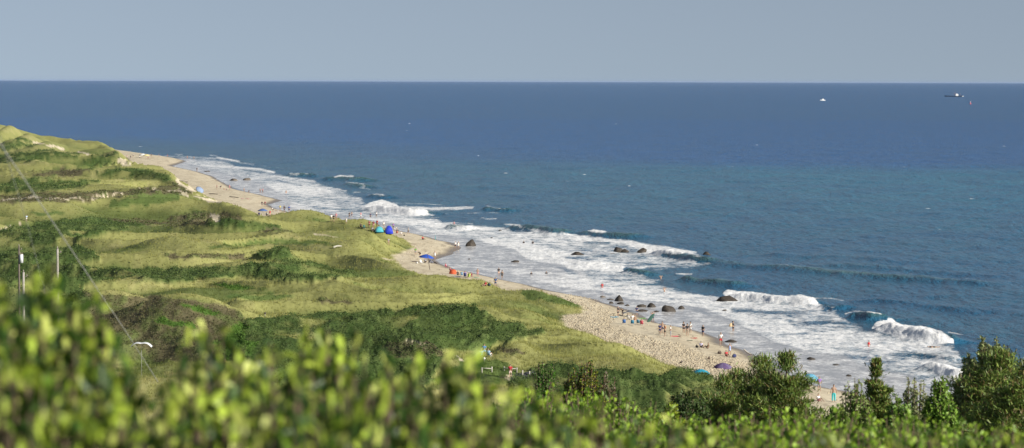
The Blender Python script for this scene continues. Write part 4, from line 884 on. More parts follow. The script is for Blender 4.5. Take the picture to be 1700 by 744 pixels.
# ---------------- boulders: px, base py, width px, height px
boulders = [(388, 300, 12, 5, 'dark rounded boulder at the far water edge, left of two'), (409, 299, 14, 4.5, 'longer dark boulder at the far water edge, right of two'), (344, 285, 12, 1.6, 'thin flat rock just right of the lone far walker'),
            (781, 409, 20, 12, 'peaked dark boulder in the wet sand beside the couple'), (855, 436, 15, 4.5, 'low dark rock alone in the grey backwash'), (779, 431, 5, 2.2, 'tiny rock in the shallow water near the cobble spit'), (816, 396, 8, 2.5, 'small rock in the foam seaward of the peaked boulder'), (830, 383, 6, 1.6, 'barely showing rock under a small breaking wave'),
            (957, 424, 22, 7, 'brown flat-topped rock left of the tall pair in the foam'), (1016, 423, 18, 3.5, 'flat thin rock below the tall dark pair'), (1025, 419, 15, 11, 'tall dark boulder with upright left end amid the surf'), (1038, 419, 15, 7.5, 'dark boulder leaning on the right of the tall one in the surf'), (1065, 420, 17, 9, 'slanted dark boulder pointing right in the surf'),
            (1172, 423, 15, 5, 'dark rock awash at the shoulder of the green wave'), (1207, 500, 37, 10.5, 'large dark whaleback rock in front of the white breaker'), (1203, 516, 9, 2.4, 'small awash rock just below the whaleback rock'),
            (1001, 494, 10, 4, 'small tan rock at the start of the boulder row'), (1012, 498, 13, 2.5, 'flat greenish rock in the boulder row'), (1027, 500, 19, 9.5, 'rounded brown boulder topping the cluster above the beach group'), (1030, 505, 13, 3.6, 'low stone below the rounded brown boulder'), (1015, 504, 8, 3.6, 'small stone left of the low stone in the cluster'), (1041, 508, 10, 3, 'small dark stone right of the cluster'),
            (1065, 510, 15, 5, 'flat olive rock between the cluster and the wedge rock'), (1082, 510, 15, 9, 'wedge shaped olive boulder left of the biggest beach boulder'), (1109, 517, 24, 14.5, 'biggest beach boulder with steep dark left face'), (1131, 512, 14, 4.2, 'flat rock directly right of the biggest beach boulder'),
            (1063, 517, 22, 3.6, 'weed covered flat rock behind the beach group'), (1089, 518, 12, 2.4, 'thin flat rock at the foot of the biggest boulder'), (1212, 568, 26, 4.2, 'long green weedy rock beside the walker in red shorts'), (1346, 597, 16, 4.6, 'low dark rock in the shallows between the two foam edges'), (1409, 625, 11, 3.6, 'small brown rock nearest the narrow cedar'), (1388, 606, 12, 1.6, 'dark sliver of rock at the foam edge')]
for i, (a, b, w, h, lb) in enumerate(boulders):
    Q = hit(a, b); d = Q[1]; wm_, hm = w / F * d / 2, h / F * d
    dep = min(wm_ * .9, 2.6)
    lump('boulder', a, b, (wm_ * 1.08, dep, hm * 1.0), (.050, .042, .034) if i not in (0, 1, 16) else (.12, .10, .08), lb, 'rock', i + 2, 'rocks along the shore', rough=.7, var=.4)
# ---------------- people
pp = person
pp(217, 264, 'stand', 10, K_, NV, 'dark clad figure standing farthest up the beach near the sand slope'); pp(221, 261, 'stand', 60, GY, K_, 'grey figure behind the farthest dark one beside the dune foot'); pp(211, 263, 'walk', 80, PK, W_, 'pale pink figure leftmost on the far beach')
pp(232, 262, 'sit', 30, W_, K_, 'figure seated left of the far white umbrella'); pp(246, 263, 'sit', -20, PK, NV, 'pink figure seated under the far yellow umbrella'); pp(251, 261, 'stand', 0, K_, K_, 'dark figure standing right of the far yellow umbrella'); pp(264, 261, 'stand', 40, NV, GY, 'lone far figure in navy at the end of the sand tongue'); pp(278, 262, 'walk', 90, RD, K_, 'far red topped walker by the water')
pp(311, 263, 'stand', 0, None, RD, 'far bather in red trunks at the edge of the foam', sink=.3); pp(322, 264, 'stand', 0, None, K_, 'far bather in black in the shallow foam', sink=.5)
pp(327, 285, 'stand', 0, K_, K_, 'lone man in black on the wide wet sand', sc=1.05)
pp(360, 315, 'stand', 80, MR, K_, 'maroon shirted figure at the left of the far family group'); pp(366, 314, 'bend', 60, K_, NV, 'dark figure bending over in the far family group'); pp(372, 315, 'sit', 0, None, OR_, 'child sitting on the sand in the far family group', sc=.7); pp(376, 316, 'sit', -40, None, BL, 'child in blue kneeling next to the pink bather', sc=.7); pp(381, 315, 'stand', 0, PK, PK, 'pink bather standing right in the far family group', hair='blond')
pp(405, 320, 'walk', 70, None, K_, 'shirtless walker in black shorts nearing the water'); pp(413, 321, 'bend', 40, K_, K_, 'dark figure crouching at the wet sand edge', sc=.85); pp(432, 320, 'stand', 0, None, NV, 'left one of two wading bathers by the far surf', sink=.2); pp(436, 320, 'stand', 0, PK, K_, 'right one of two wading bathers by the far surf in pink', sink=.2); pp(475, 321, 'stand', 0, None, OR_, 'bather alone in the white wash off the sand spit', sink=.6)
pp(412, 331, 'lie', 80, PK, PK, 'sunbather in pink lying flat on open sand')
pp(435, 343, 'stand', 0, K_, NV, 'left one of the dark pair standing on the wide sand'); pp(440, 343, 'stand', 0, MR, K_, 'right one of the dark pair on the wide sand, in maroon')
pp(453, 352, 'bend', -60, W_, K_, 'crouched figure in white and black by the blue umbrella'); pp(461, 351, 'lie', 70, None, W_, 'pale sunbather lying between the crouched and yellow figures'); pp(465, 350, 'stand', 0, YL, GY, 'figure in a bright yellow top at the wet sand'); pp(472, 353, 'stand', 30, K_, NV, 'dark figure between the yellow and the blue one'); pp(480, 353, 'stand', 0, BL, NV, 'figure in blue right of the dark one')
pp(430, 358, 'chair', 0, NV, GY, 'person in navy seated under the far blue umbrella'); pp(443, 358, 'sit', 30, W_, NV, 'person in white sitting right of the far blue umbrella'); pp(448, 361, 'walk', 50, RD, OR_, 'red dressed person walking behind the grassy knoll')
pp(550, 368, 'stand', 20, W_, GY, 'person in a white shirt, left of three at the knoll top'); pp(554, 369, 'stand', 0, K_, K_, 'dark middle person of three behind the grass knoll'); pp(558, 367, 'stand', 0, PK, None, 'tallest pink skinned bather of three behind the knoll', sc=1.1)
pp(580, 361, 'stand', 0, K_, K_, 'dark bather wading, first of a loose row of five', sink=.2); pp(584, 360, 'stand', 0, None, NV, 'bather wading close beside the first dark one', sink=.2); pp(599, 361, 'stand', 40, PK, W_, 'pale bather in the middle of the loose row of five', sink=.2); pp(615, 362, 'stand', 0, NV, K_, 'navy bather, fourth of the loose row of five', sink=.3); pp(625, 361, 'stand', 0, W_, K_, 'black and white bather, last of the loose row of five', sink=.1)
pp(575, 372, 'stand', 0, W_, W_, 'small figure all in white by the grass edge', sc=.8); pp(599, 377, 'sit', 0, K_, K_, 'dark figure sitting left of the tents')
pp(613, 379, 'stand', 30, MR, MR, 'maroon dressed person beside the thin pole'); pp(620, 379, 'stand', 0, MR, PK, 'maroon and pink dressed person between pole and teal tent'); pp(626, 377, 'stand', -30, RD, MR, 'red clad person just behind the teal tent'); pp(619, 385, 'chair', 20, GY, GY, 'grey person in a chair left of the teal tent'); pp(637, 380, 'stand', 10, W_, GY, 'pale dressed person between the two tents')
pp(653, 382, 'stand', 0, PU, K_, 'purple topped person standing right of the blue tent', sc=1.1); pp(656, 385, 'bend', 80, W_, W_, 'pale person bending right of the blue tent'); pp(660, 386, 'sit', 0, K_, K_, 'dark person seated beside the pale bending one'); pp(666, 390, 'sit', 0, W_, W_, 'person in white sitting low on the sand by the tents')
pp(678, 389, 'walk', -40, W_, K_, 'walker in white top and black bottoms heading along the wet sand', hair='dark'); pp(702, 398, 'sit', 40, RD, K_, 'reddish figure sitting alone on open sand')
pp(645, 408, 'stand', 20, GY, (.35, .25, .2), 'grey figure standing among the dune grass at the sand hollow', group='people in the dunes')
pp(690, 424, 'stand', 0, GN, GY, 'green shirted person left of the blue awning umbrella'); pp(697, 427, 'bend', -50, K_, K_, 'dark person stooping beside the blue umbrella'); pp(722, 430, 'stand', 0, W_, None, 'woman in a long white dress near the cobble spit', kind='dress', sc=1.05); pp(706, 436, 'sit', 20, GY, K_, 'person seated in the shade of the blue umbrella')
pp(756, 413, 'stand', 0, W_, K_, 'person in white top and black bottoms of the couple by the peaked boulder'); pp(761, 413, 'stand', 10, (.8, .78, .7), None, 'person in a long cream dress of the couple by the peaked boulder', kind='dress', sc=1.0)
pp(742, 445, 'chair', 60, PK, MR, 'pink and maroon person reclining behind the orange umbrella'); pp(748, 451, 'sit', 30, MR, MR, 'dark red figure half hidden left of the orange umbrella')
pp(760, 457, 'sit', 20, K_, K_, 'dark person sitting on the mat below the orange umbrella'); pp(772, 460, 'chair', 0, PU, NV, 'person in purple seated between the mat and the lime chair', sc=1.1); pp(778, 461, 'chair', -20, GN, K_, 'lime green shirted person in a chair'); pp(782.5, 461, 'chair', 10, MR, PK, 'maroon and pink person right of the lime green one'); pp(793, 460, 'stand', 0, None, PK, 'thin bather with bare back at the right of the chair group')
pp(828, 459, 'walk', 0, K_, (.6, .4, .3), 'black topped walker, left of the pair at the waterline', sc=1.05); pp(833.6, 464, 'walk', 0, (.06, .05, .04), None, 'person in a dark dress, right of the pair at the waterline', kind='dress', long=True, sc=1.05); pp(822.6, 477, 'stand', 0, (.05, .10, .25), (.04, .07, .16), 'person all in blue standing nearest the grass, below the pair', sc=1.0); pp(805.6, 475, 'sit', -30, RD, MR, 'red shirted person sitting on the cobbles beside a dark bag')
for a, b, lb in [(869.5, 404, 'left one of two swimmers showing head and shoulders in the wide foam'), (884.5, 404, 'right one of two swimmers showing head and shoulders in the wide foam'), (882, 456, 'left one of two swimmers in the lower white wash'), (907, 455, 'right one of two swimmers in the lower white wash'), (754, 371, 'swimmer with pink shoulders behind the small breaking wave')]:
    pp(a, b, 'stand', 0, K_ if a != 754 else PK, K_, lb, sink=1.15, group='bathers in the surf')
pp(999.7, 478, 'stand', 0, RD, RD, 'bather in red in the wash above the boulder row', sink=.75, group='bathers in the surf'); pp(1103, 485, 'raise', 20, None, K_, 'bather waist deep with raised arms next to the small green wave', sink=.85, group='bathers in the surf'); pp(1097, 462, 'raise', 0, None, NV, 'swimmer farthest out between the two green waves', sink=1.1, group='bathers in the surf')
pp(1442, 576, 'walk', 60, RD, RD, 'bather in red alone in the wide foam before the big breaker', sink=.75, group='bathers in the surf')
pp(1026, 526, 'stand', 60, K_, K_, 'dark clad man standing left at the grey canopy', sc=1.0); pp(1033, 524, 'bend', -60, (.15, .10, .05), K_, 'dark person bending over left of the grey canopy'); pp(1036, 538, 'chair', 180, NV, GY, 'dark haired person seated in the first blue chair', dz=.0); pp(1044, 531, 'chair', 150, K_, W_, 'person in black leaning back behind the blue chairs'); pp(1049, 532, 'chair', 200, W_, W_, 'person in white seated under the grey canopy'); pp(1054, 532, 'sit', 170, None, OR_, 'bare backed sunbather in the middle of the chair group', hair='blond'); pp(1057, 524, 'stand', 0, NV, NV, 'navy clad person at the right end of the grey canopy', sc=.9)
pp(1066, 540, 'chair', 160, RD, PK, 'person in bright red and pink reclining in a chair'); pp(1083.7, 535, 'raise', 10, None, NV, 'shirtless man in navy shorts with hands raised to his head', sc=1.02)
pp(1095.5, 556, 'stand', 200, NV, NV, 'navy clad person, leftmost of the standing four'); pp(1099.5, 554, 'stand', 170, None, NV, 'shirtless man behind the navy clad person', sc=1.08); pp(1104, 559, 'carry', -70, OR_, K_, 'person with orange top and black shorts holding something', sc=1.08); pp(1113, 559, 'carry', 90, W_, GY, 'man in white shirt and grey trousers facing the three', kind='trousers')
pp(1135, 553, 'stand', 30, K_, K_, 'dark swimsuited girl, left of the trio at the waterline', long=True); pp(1141, 558, 'stand', 0, K_, (.3, .25, .2), 'long dark haired girl in the middle of the trio', long=True, sc=1.08); pp(1146, 553, 'stand', -30, W_, W_, 'girl in white, right of the trio at the waterline', long=True)
pp(1167, 559, 'stand', -40, K_, NV, 'man in dark shirt with a folded thing on his arm', sc=1.05); pp(1196.5, 574, 'walk', 0, W_, RD, 'walker in white top and red shorts at the water edge', sc=1.18, skin_i=0); pp(1217, 550, 'carry', 60, K_, K_, 'bather in black wading with a tan bodyboard', long=True, sink=.25, sc=1.05)
pp(1164, 577, 'sit', 160, (.62, .60, .80), K_, 'lilac shirted person sitting with back to the grass'); pp(1175, 579, 'sit', -110, (.12, .08, .05), K_, 'dark person half lying right of the lilac shirted one', skin_i=1); pp(1206, 592, 'sit', 20, RD, MR, 'red clad person sitting left of the striped towel wearer')
pp(1211.5, 590, 'carry', 0, (.35, .45, .75), None, 'person wrapped in a blue and white striped towel', kind='dress', sc=1.0, hair='grey'); pp(1360, 650, 'stand', 0, PU, GY, 'purple topped person right of the cedar pair', sc=1.1); pp(1359, 666, 'sit', 30, W_, PK, 'pink and white person sitting low below the purple topped one'); pp(1384, 668, 'stand', 180, None, TL, 'bare backed bather wrapped in a turquoise towel', kind='trousers', sc=1.25, hair='brown')
G2 = 'people in the dunes'
pp(797, 593, 'chair', 200, GY, W_, 'grey haired sitter, left of three on the dune path', hair='grey', group=G2, sc=1.05); pp(804, 592, 'stand', 180, (.08, .22, .45), LB, 'blue shirted one, middle of three on the dune path', group=G2, sc=.95); pp(812.5, 592.5, 'chair', 150, LB, W_, 'light blue clad sitter with white legs, right of three on the dune path', group=G2)
pp(847, 630, 'walk', 180, RD, (.7, .55, .5), 'person in a red shirt walking along the dark path between the fences', group=G2, sc=1.0, hair='dark'); pp(44, 369, 'walk', 30, (.45, .60, .75), W_, 'white and pale blue walker on the sandy trail at far left', group=G2, hair='cap')
# surfer lying on board
Q = hit(1548, 578); rt = lump('surfboard', 1546, 578, (1.15, .3, .10), (.65, .6, .25), 'yellowish surfboard under the paddler beside the breaker', 'surfboard', 3, noise_=.02, var=.05); pp(1549, 578, 'lie', 100, K_, K_, 'paddler in black lying on the yellowish surfboard', group='bathers in the surf', dz=.05)
lump('bodyboard', 1213, 547, (.35, .12, .5), (.55, .42, .25), 'tan bodyboard held by the wading bather in black', 'bodyboard', 5, noise_=.03, var=.05, dz=.6)
# ---------------- umbrellas, tents, chairs, towels
umbrella(237, 262, 2.2, (.8, .8, .78), 'far white beach umbrella at the sand tongue', 2.1); umbrella(243, 263, 1.8, (.75, .68, .35), 'far pale yellow beach umbrella next to the white one', 2.0)
umbrella(330, 318, 1.5, (.32, .42, .60), 'pale blue and white umbrella tilted on the sand below the dune', 1.4, (40, 30)); umbrella(436, 357, 1.5, (.10, .18, .42), 'navy blue umbrella of the far chair group', 1.8)
umbrella(707, 437, 1.75, (.04, .12, .55), 'bright blue flat umbrella near the tall leaning post', 1.9, (0, 5)); umbrella(753, 455, .8, (.75, .16, .07), 'orange red umbrella tipped to show its round face', 1.0, (62, -12))
umbrella(722.6, 401, .55, (.05, .40, .45), 'folded teal umbrella standing at the water edge', 2.1, closed=True, name='folded_umbrella')
umbrella(1200, 612, 1.25, (.15, .10, .23), 'low purple umbrella above the cobbles', .75, (12, 0), (.20, .16, .30)); umbrella(1163, 626, 1.25, (.03, .30, .45), 'teal blue umbrella at the edge of the dark thicket', 1.0, (10, 0), (.04, .38, .52)); umbrella(1343, 640, .95, (.18, .48, .66), 'light blue umbrella peeking out right of the cedar pair', 1.6, (20, 15))
def tent(px_, py_, w, h, c, label):
    Q = hit(px_, py_); root = empty('beach_tent', tuple(Q), R(15)); tag(root, label, 'tent', 'pop up shelters on the beach')
    bm = bmesh.new(); rows = []
    for i in range(7):
        t = i / 6; y = (t - .35) * w * .8; hh = h * math.sin(math.pi * (.22 + .78 * (1 - t))) ** .6 if t < 1 else 0.02; rows.append([bm.verts.new((math.cos(math.pi * k / 10) * w / 2 * (.75 + .25 * hh / h), y, max(0, math.sin(math.pi * k / 10)) * hh)) for k in range(11)])
    for a, b in zip(rows[:-1], rows[1:]):
        for k in range(10): bm.faces.new((a[k], a[k + 1], b[k + 1], b[k]))
    o = link('shell', bm_mesh('shell', bm), cmat(c, .6, transl=.2), root); md = o.modifiers.new('t', 'SOLIDIFY'); md.thickness = .015
    def hoop(b):
        for y in (-.28 * w, .12 * w):
            pr = None
            for k in range(11):
                a = math.pi * k / 10; q = Vector((math.cos(a) * w * .505, y, math.sin(a) * h * 1.0 + .02))
                if pr: cyl(b, pr, q, .015, seg=5)
                pr = q
    part('hoops', hoop, cmat(GY, .4, name='painted_metal'), root); part('floor_sheet', lambda b: box(b, (0, -.05, .02), (w * .9, w * .75, .02)), cmat((c[0] * .5, c[1] * .5, c[2] * .5)), root)
tent(630, 387, 2.1, 1.35, (.10, .48, .55), 'teal pop up beach tent, left of the two'); tent(646, 388.5, 2.0, 1.95, (.03, .06, .60), 'tall royal blue pop up beach tent, right of the two')
Q = hit(1048, 527); root = empty('grey_canopy', tuple(Q)); tag(root, 'low grey shade canopy stretched over the chair group', 'canopy')
def sheet(b):
    g = [[b.verts.new((x, y, 1.15 - .22 * abs(x) ** 1.3 + .08 * math.sin(3 * x + 2 * y) - .10 * abs(y))) for x in np.linspace(-1.5, 1.5, 9)] for y in np.linspace(-1.2, 1.2, 6)]
    for r_ in range(5):
        for c_ in range(8): b.faces.new((g[r_][c_], g[r_][c_ + 1], g[r_ + 1][c_ + 1], g[r_ + 1][c_]))
sh_ = part('sheet', sheet, cmat((.20, .22, .25)), root); md = sh_.modifiers.new('t', 'SOLIDIFY'); md.thickness = .02
for x in (-1.4, 1.4):
    for y in (-1.1, 1.1): part('pole', lambda b: cyl(b, (x, y, -.1), (x, y, .88), .02), cmat(GY, .4, name='painted_metal'), root)
for a in [(605, 380, 20, (.05, .15, .12), 'dark green chair left of the maroon pair'), (619, 385.5, 20, GY, 'grey chair left of the teal tent'), (659, 389, 0, (.35, .12, .08), 'rust coloured chair right of the blue tent'), (430, 358.5, 0, NV, 'navy chair under the far blue umbrella'),
          (700, 438, 40, W_, 'white chair left under the bright blue umbrella'), (713, 438, -30, (.15, .16, .2), 'dark chair right under the bright blue umbrella'), (742, 446, 60, MR, 'maroon chair behind the orange umbrella'), (767, 459, 10, (.15, .25, .35), 'slate blue empty chair beside the mat'), (772, 461, 0, NV, 'navy chair of the purple clad person'), (778, 462, -20, (.45, .6, .1), 'lime chair in the chair group by the orange umbrella'),
          (1036, 539, 180, (.05, .15, .40), 'first blue chair at the left of the canopy group'), (1044.5, 532, 150, W_, 'white chair behind the blue chairs'), (1050, 540, 175, (.04, .22, .38), 'teal blue empty chair in front of the canopy'), (1060, 539, 165, (.10, .25, .35), 'slate chair between the teal and red ones'), (1066, 541, 160, (.5, .08, .12), 'red chair at the right of the canopy group'), (797, 593.5, 200, LB, 'pale chair of the grey haired sitter on the dune path'), (812.5, 593, 150, LB, 'light blue chair of the right sitter on the dune path')]:
    chair(*a)
for a in [(402, 330, PK, 'small pink towel left of the sunbather in pink', 1.4, .8, 80), (461, 352, (.7, .65, .6), 'pale towel under the pale sunbather', 1.8, .8, 80), (757, 460, (.12, .13, .2), 'dark mat beneath the orange umbrella', 1.9, 1.1, 10), (790, 461, (.10, .30, .18), 'green towel bundle right of the chairs', .9, .6, 40),
          (1020, 527, (.15, .45, .62), 'light blue towel left of the man at the grey canopy', 1.4, .8, 10), (1064, 529, (.25, .60, .15), 'bright green flat float behind the red chair', 1.6, .6, 5), (1119, 559, (.75, .10, .15), 'red towel at the feet of the man in grey trousers', 1.3, .7, 10), (1125, 559, (.20, .10, .08), 'brown heap of towel beside the red towel', 1.0, .6, 5), (1152, 562, (.55, .10, .10), 'dull red towel below the trio', 1.1, .6, 20), (1145, 566, (.12, .14, .10), 'dark mat below the dull red towel', .9, .5, 0)]:
    towel(*a)
for a in [(671, 392, K_, 'small black bag on open sand right of the tents', .3), (812, 476, (.05, .07, .13), 'dark blue bag beside the red shirted sitter', .42), (1219, 594, (.04, .05, .14), 'navy bag right of the striped towel wearer', .45), (1194.5, 588, (.08, .06, .05), 'brown bag left of the red clad sitter', .35), (1177, 597, (.10, .07, .05), 'small brown bag alone on the cobbles', .28), (1157, 577.5, K_, 'black bag left of the lilac shirted sitter', .32), (717, 437, (.15, .16, .2), 'dark cool box right of the blue umbrella', .4), (692, 438, W_, 'white cool box left of the blue umbrella', .35), (1204, 618, (.25, .22, .2), 'grey bag between the purple and teal umbrellas', .35)]:
    bag(*a)
def stick(name, a, b, r1, c, label, cat, group=None, seg=7, bend=.0):
    a, b = np.array(a), np.array(b); me_v, me_f = [], []; tube(me_v, me_f, [a, (a + b) / 2 + np.array([0, 0, bend]), b], [r1, r1 * .9, r1 * .75], seg)
    o = link(name, np_mesh(name, np.concatenate(me_v), np.array(me_f)), mat(name, c, .85, .2, var=.25, vscale=2)); return tag(o, label, cat, group)
Q = hit(714, 448); stick('leaning_post', (Q[0], Q[1], Q[2] - .3), (Q[0] - .55, Q[1], Q[2] + 3.3), .07, (.10, .08, .07), 'tall thin dark post leaning left in front of the blue umbrella', 'post')
Q = hit(609.7, 384); stick('flag_pole', (Q[0], Q[1], Q[2] - .3), (Q[0], Q[1], Q[2] + 2.4), .035, (.2, .16, .12), 'thin upright pole left of the maroon pair', 'pole')
Q = hit(1241, 590); stick('driftwood', (Q[0] + .5, Q[1] - .5, Q[2] + .1), (Q[0] - .45, Q[1] + 1, Q[2] + .75), .13, (.6, .55, .48), 'bleached driftwood stump at the waterline above the cedars', 'driftwood', bend=-.1)
for k, (x0_, y0_, x1_, y1_, lb) in enumerate([(684, 435, 694, 436, 'dark driftwood log left of the blue umbrella chairs'), (714, 434, 725, 438, 'dark driftwood log right of the blue umbrella chairs'), (298, 302, 312, 302.5, 'thin dark driftwood pole on the far sand'), (347, 322, 361, 323, 'long dark driftwood pole on the mid beach'), (381, 327, 396, 329, 'dark driftwood pole near the pink towel'), (1130, 603, 1133, 602, 'short dark driftwood chunk among the cobbles')]):
    A, B = hit(x0_, y0_), hit(x1_, y1_); stick('driftwood_log', A + np.array([0, 0, .08]), B + np.array([0, 0, .10]), .12, (.12, .10, .09), lb, 'driftwood', 'driftwood on the beach', bend=.08)
A = hit(554, 413); B = hit(567, 412); stick('driftwood_log', A + np.array([0, 0, .3]), B + np.array([0, 0, .35]), .22, (.6, .58, .5), 'pale weathered log lying in the dune grass', 'driftwood', 'driftwood on the beach', bend=.15)
Q = hit(1075, 535); root = empty('paddle_board', (Q[0], Q[1], Q[2]), 0); tag(root, 'dark green board propped up between the chairs and the raised-arm man', 'board')
bo = part('board', lambda b: (bmesh.ops.create_icosphere(b, subdivisions=3, radius=1), [setattr(v, 'co', Vector((v.co.x * .28, v.co.y * .06, v.co.z * .95 + .85))) for v in b.verts]), cmat((.05, .12, .10), .4), root); bo.rotation_euler = (0, R(38), 0)
part('fin', lambda b: box(b, (0, .08, .1), (.02, .16, .14), None, .01), cmat(K_), root)
# ---------------- posts, fences, poles, wires
wood = mat('weathered_wood', (.45, .43, .38), .85, .2, var=.3, vscale=8, bump=.006, bscale=20)
def fence(label, posts, rails):
    b0 = hit(*posts[0][:2]); root = empty('rail_fence', tuple(b0)); tag(root, label, 'fence', 'rail fences by the dune path')
    for (a, b, hpx) in posts:
        Q = hit(a, b) - b0; hh = hpx / F * hit(a, b)[1]
        part('post', lambda m_: box(m_, (Q[0], Q[1], Q[2] + hh / 2 - .1), (.16, .16, hh + .2), None, .02), wood, root)
    for (a, b, a2, b2) in rails:
        A, B = hit(a, b + 6) - b0, hit(a2, b2 + 6) - b0; A[2] += .45; B[2] += .45; part('rail', lambda m_: cyl(m_, A, B, .05, seg=6), wood, root)
fence('grey rail fence left of the red shirted walker', [(800, 619, 9), (816.5, 619, 9)], [(799, 612, 817, 612)])
fence('low fence of white topped posts right of the red shirted walker', [(837, 616, 7), (858, 620, 8), (867.5, 624, 9.5), (879, 624, 7), (894.5, 632, 9), (900, 631, 8)], [(836, 611, 858, 614)])
Q = hit(440, 527); root = empty('sign_post', tuple(Q)); tag(root, 'tiny dark sign post on the grass before the thicket', 'sign'); part('post', lambda b: cyl(b, (0, 0, -.2), (0, 0, .7), .04), wood, root); part('board', lambda b: box(b, (0, -.05, .6), (.3, .03, .22), None, .008), cmat((.06, .05, .05)), root)
Q = hit(804, 600); root = empty('sign_post', tuple(Q)); tag(root, 'small round white marker on a stake below the dune path sitters', 'sign'); part('post', lambda b: cyl(b, (0, 0, -.2), (0, 0, .25), .03), wood, root); part('disc', lambda b: cyl(b, (0, -.05, .36), (0, -.01, .36), .14, seg=20), cmat((.8, .8, .8)), root)
def upole(px_, ytop, d, label, r1, c, xf=False):
    P = at_dist(px_, ytop, d); g = ground(P[0], P[1]); h = P[2] - g; root = empty('utility_pole', (P[0], P[1], g)); tag(root, label, 'utility pole', 'utility poles behind the bushes')
    part('pole', lambda b: cyl(b, (0, 0, -.5), (0, 0, h), r1 * 1.2, r1 * .85, 14), mat('pole_wood', c, .85, .2, var=.25, vscale=3, bump=.01, bscale=10), root)
    part('insulator', lambda b: (cyl(b, (0, 0, h), (0, 0, h + .30), .05, .03), cyl(b, (0, 0, h + .1), (0, 0, h + .16), .08)), cmat((.35, .30, .28), .3), root)
    part('insulator', lambda b: (cyl(b, (r1, -.05, h - .55), (r1 + .25, -.05, h - .45), .03), cyl(b, (r1 + .25, -.05, h - .48), (r1 + .25, -.05, h - .25), .05, .04)), cmat((.35, .30, .28), .3), root)
    if xf:
        t = part('transformer', lambda b: (cyl(b, (.36, -.1, h - 2.45), (.36, -.1, h - 1.25), .27, seg=18), cyl(b, (.36, -.1, h - 1.25), (.36, -.1, h - 1.17), .29, .2, 18)), cmat((.62, .64, .66), .5, name='painted_steel'), root)
        part('bushing', lambda b: [cyl(b, (.36 + x, -.1, h - 1.2), (.36 + x, -.1, h - .9), .035, .025) for x in (-.1, .1)], cmat((.4, .3, .25), .3), t)
    return root
upole(95.5, 413, 345, 'tall bare grey utility pole, rightmost of three above the bushes', .15, (.34, .32, .29)); upole(39, 452, 330, 'shorter pale utility pole in front of the one with the transformer', .15, (.34, .32, .29)); upole(31.5, 409, 420, 'dark utility pole carrying a white transformer drum', .14, (.14, .12, .10), True)
def wire(pts, r_, label):
    V, Fc = [], []; P = [at_dist(*p) for p in pts]; fine = []
    for a, b in zip(P[:-1], P[1:]):
        for t in np.linspace(0, 1, 12, endpoint=False): fine.append(a + (b - a) * t)
    fine.append(P[-1]); tube(V, Fc, fine, [r_] * len(fine), 6)
    return tag(link('overhead_wire', np_mesh('overhead_wire', np.concatenate(V), np.array(Fc)), mat('wire_jacket', (.55, .56, .52), .6)), label, 'wire', 'service wires running downhill past the viewpoint')
wire([(-60, 150, 16), (55, 320, 20), (215, 560, 30), (262, 634, 36)], .004, 'bright blurred wire sloping down right across the left of the view'); wire([(0, 225, 17), (45, 372, 21), (72, 475, 26), (90, 560, 32)], .002, 'fainter thin wire sloping steeply left of the bright wire')
# white shade sail over a post among the shrubs
P = at_dist(235, 570, 360); g = ground(P[0], P[1]); root = empty('shade_canopy', (P[0], P[1], g)); tag(root, 'white gull winged shade canopy on a thin post among the shrubs', 'canopy'); hh = P[2] - g
def wing(b):
    xs_ = np.linspace(-1.35, 1.35, 17); rows = [[b.verts.new((x, y, hh - .16 * abs(math.sin(x * 1.9)) * -1 - .42 * (abs(x) / 1.35) ** 3 + .1 * (1 - abs(x)) - .12 * abs(y))) for x in xs_] for y in (-.8, -.4, 0, .4, .8)]
    for r_ in range(4):
        for c_ in range(16): b.faces.new((rows[r_][c_], rows[r_][c_ + 1], rows[r_ + 1][c_ + 1], rows[r_ + 1][c_]))
w_ = part('sail', wing, cmat((.62, .64, .66), .6), root); md = w_.modifiers.new('t', 'SOLIDIFY'); md.thickness = .02
part('post', lambda b: cyl(b, (0, 0, -.3), (0, 0, hh), .02), cmat((.4, .4, .4), .4, name='painted_metal'), root)
# ---------------- vessels
P = unproj(1583, 160.5, 0); sc_ = P[1] / F; root = empty('fishing_trawler', (P[0], P[1], 0)); tag(root, 'dark hulled fishing trawler with white wheelhouse near the horizon', 'ship')
L2 = 14.5 * sc_ * 1.05
def hull(b):
    st = [(-1, .02, 3.6), (-.85, .5, 2.9), (-.5, .9, 2.3), (0, 1, 2.1), (.5, 1, 2.1), (.85, .9, 2.4), (1, .75, 2.5)]; rows = []
    for (t, w, h) in st: rows.append([b.verts.new(q) for q in [(t * L2 * .93, -w * 1.5, -.8), (t * L2, -w * 4, h), (t * L2, w * 4, h), (t * L2 * .93, w * 1.5, -.8)]])
    for a, c in zip(rows[:-1], rows[1:]):
        for k in range(4): b.faces.new((a[k], a[(k + 1) % 4], c[(k + 1) % 4], c[k]))
    b.faces.new(rows[0]); b.faces.new(rows[-1][::-1])
part('hull', hull, cmat((.05, .06, .09), .5, name='hull_paint'), root, False)
def house(b): box(b, (L2 * .36, 0, 4.2), (8, 5.5, 4.4), None, .3); box(b, (L2 * .34, 0, 7.2), (5.5, 4.5, 2.4), None, .3)
wh = part('wheelhouse', house, cmat((.8, .8, .8), .5, name='ship_white'), root, False)
for x in (-1.6, 0, 1.6): part('window', lambda b: box(b, (L2 * .34 + x, -2.27, 7.3), (1.2, .08, .9), None, .02), cmat((.05, .07, .09), .2, name='dark_glass'), wh)
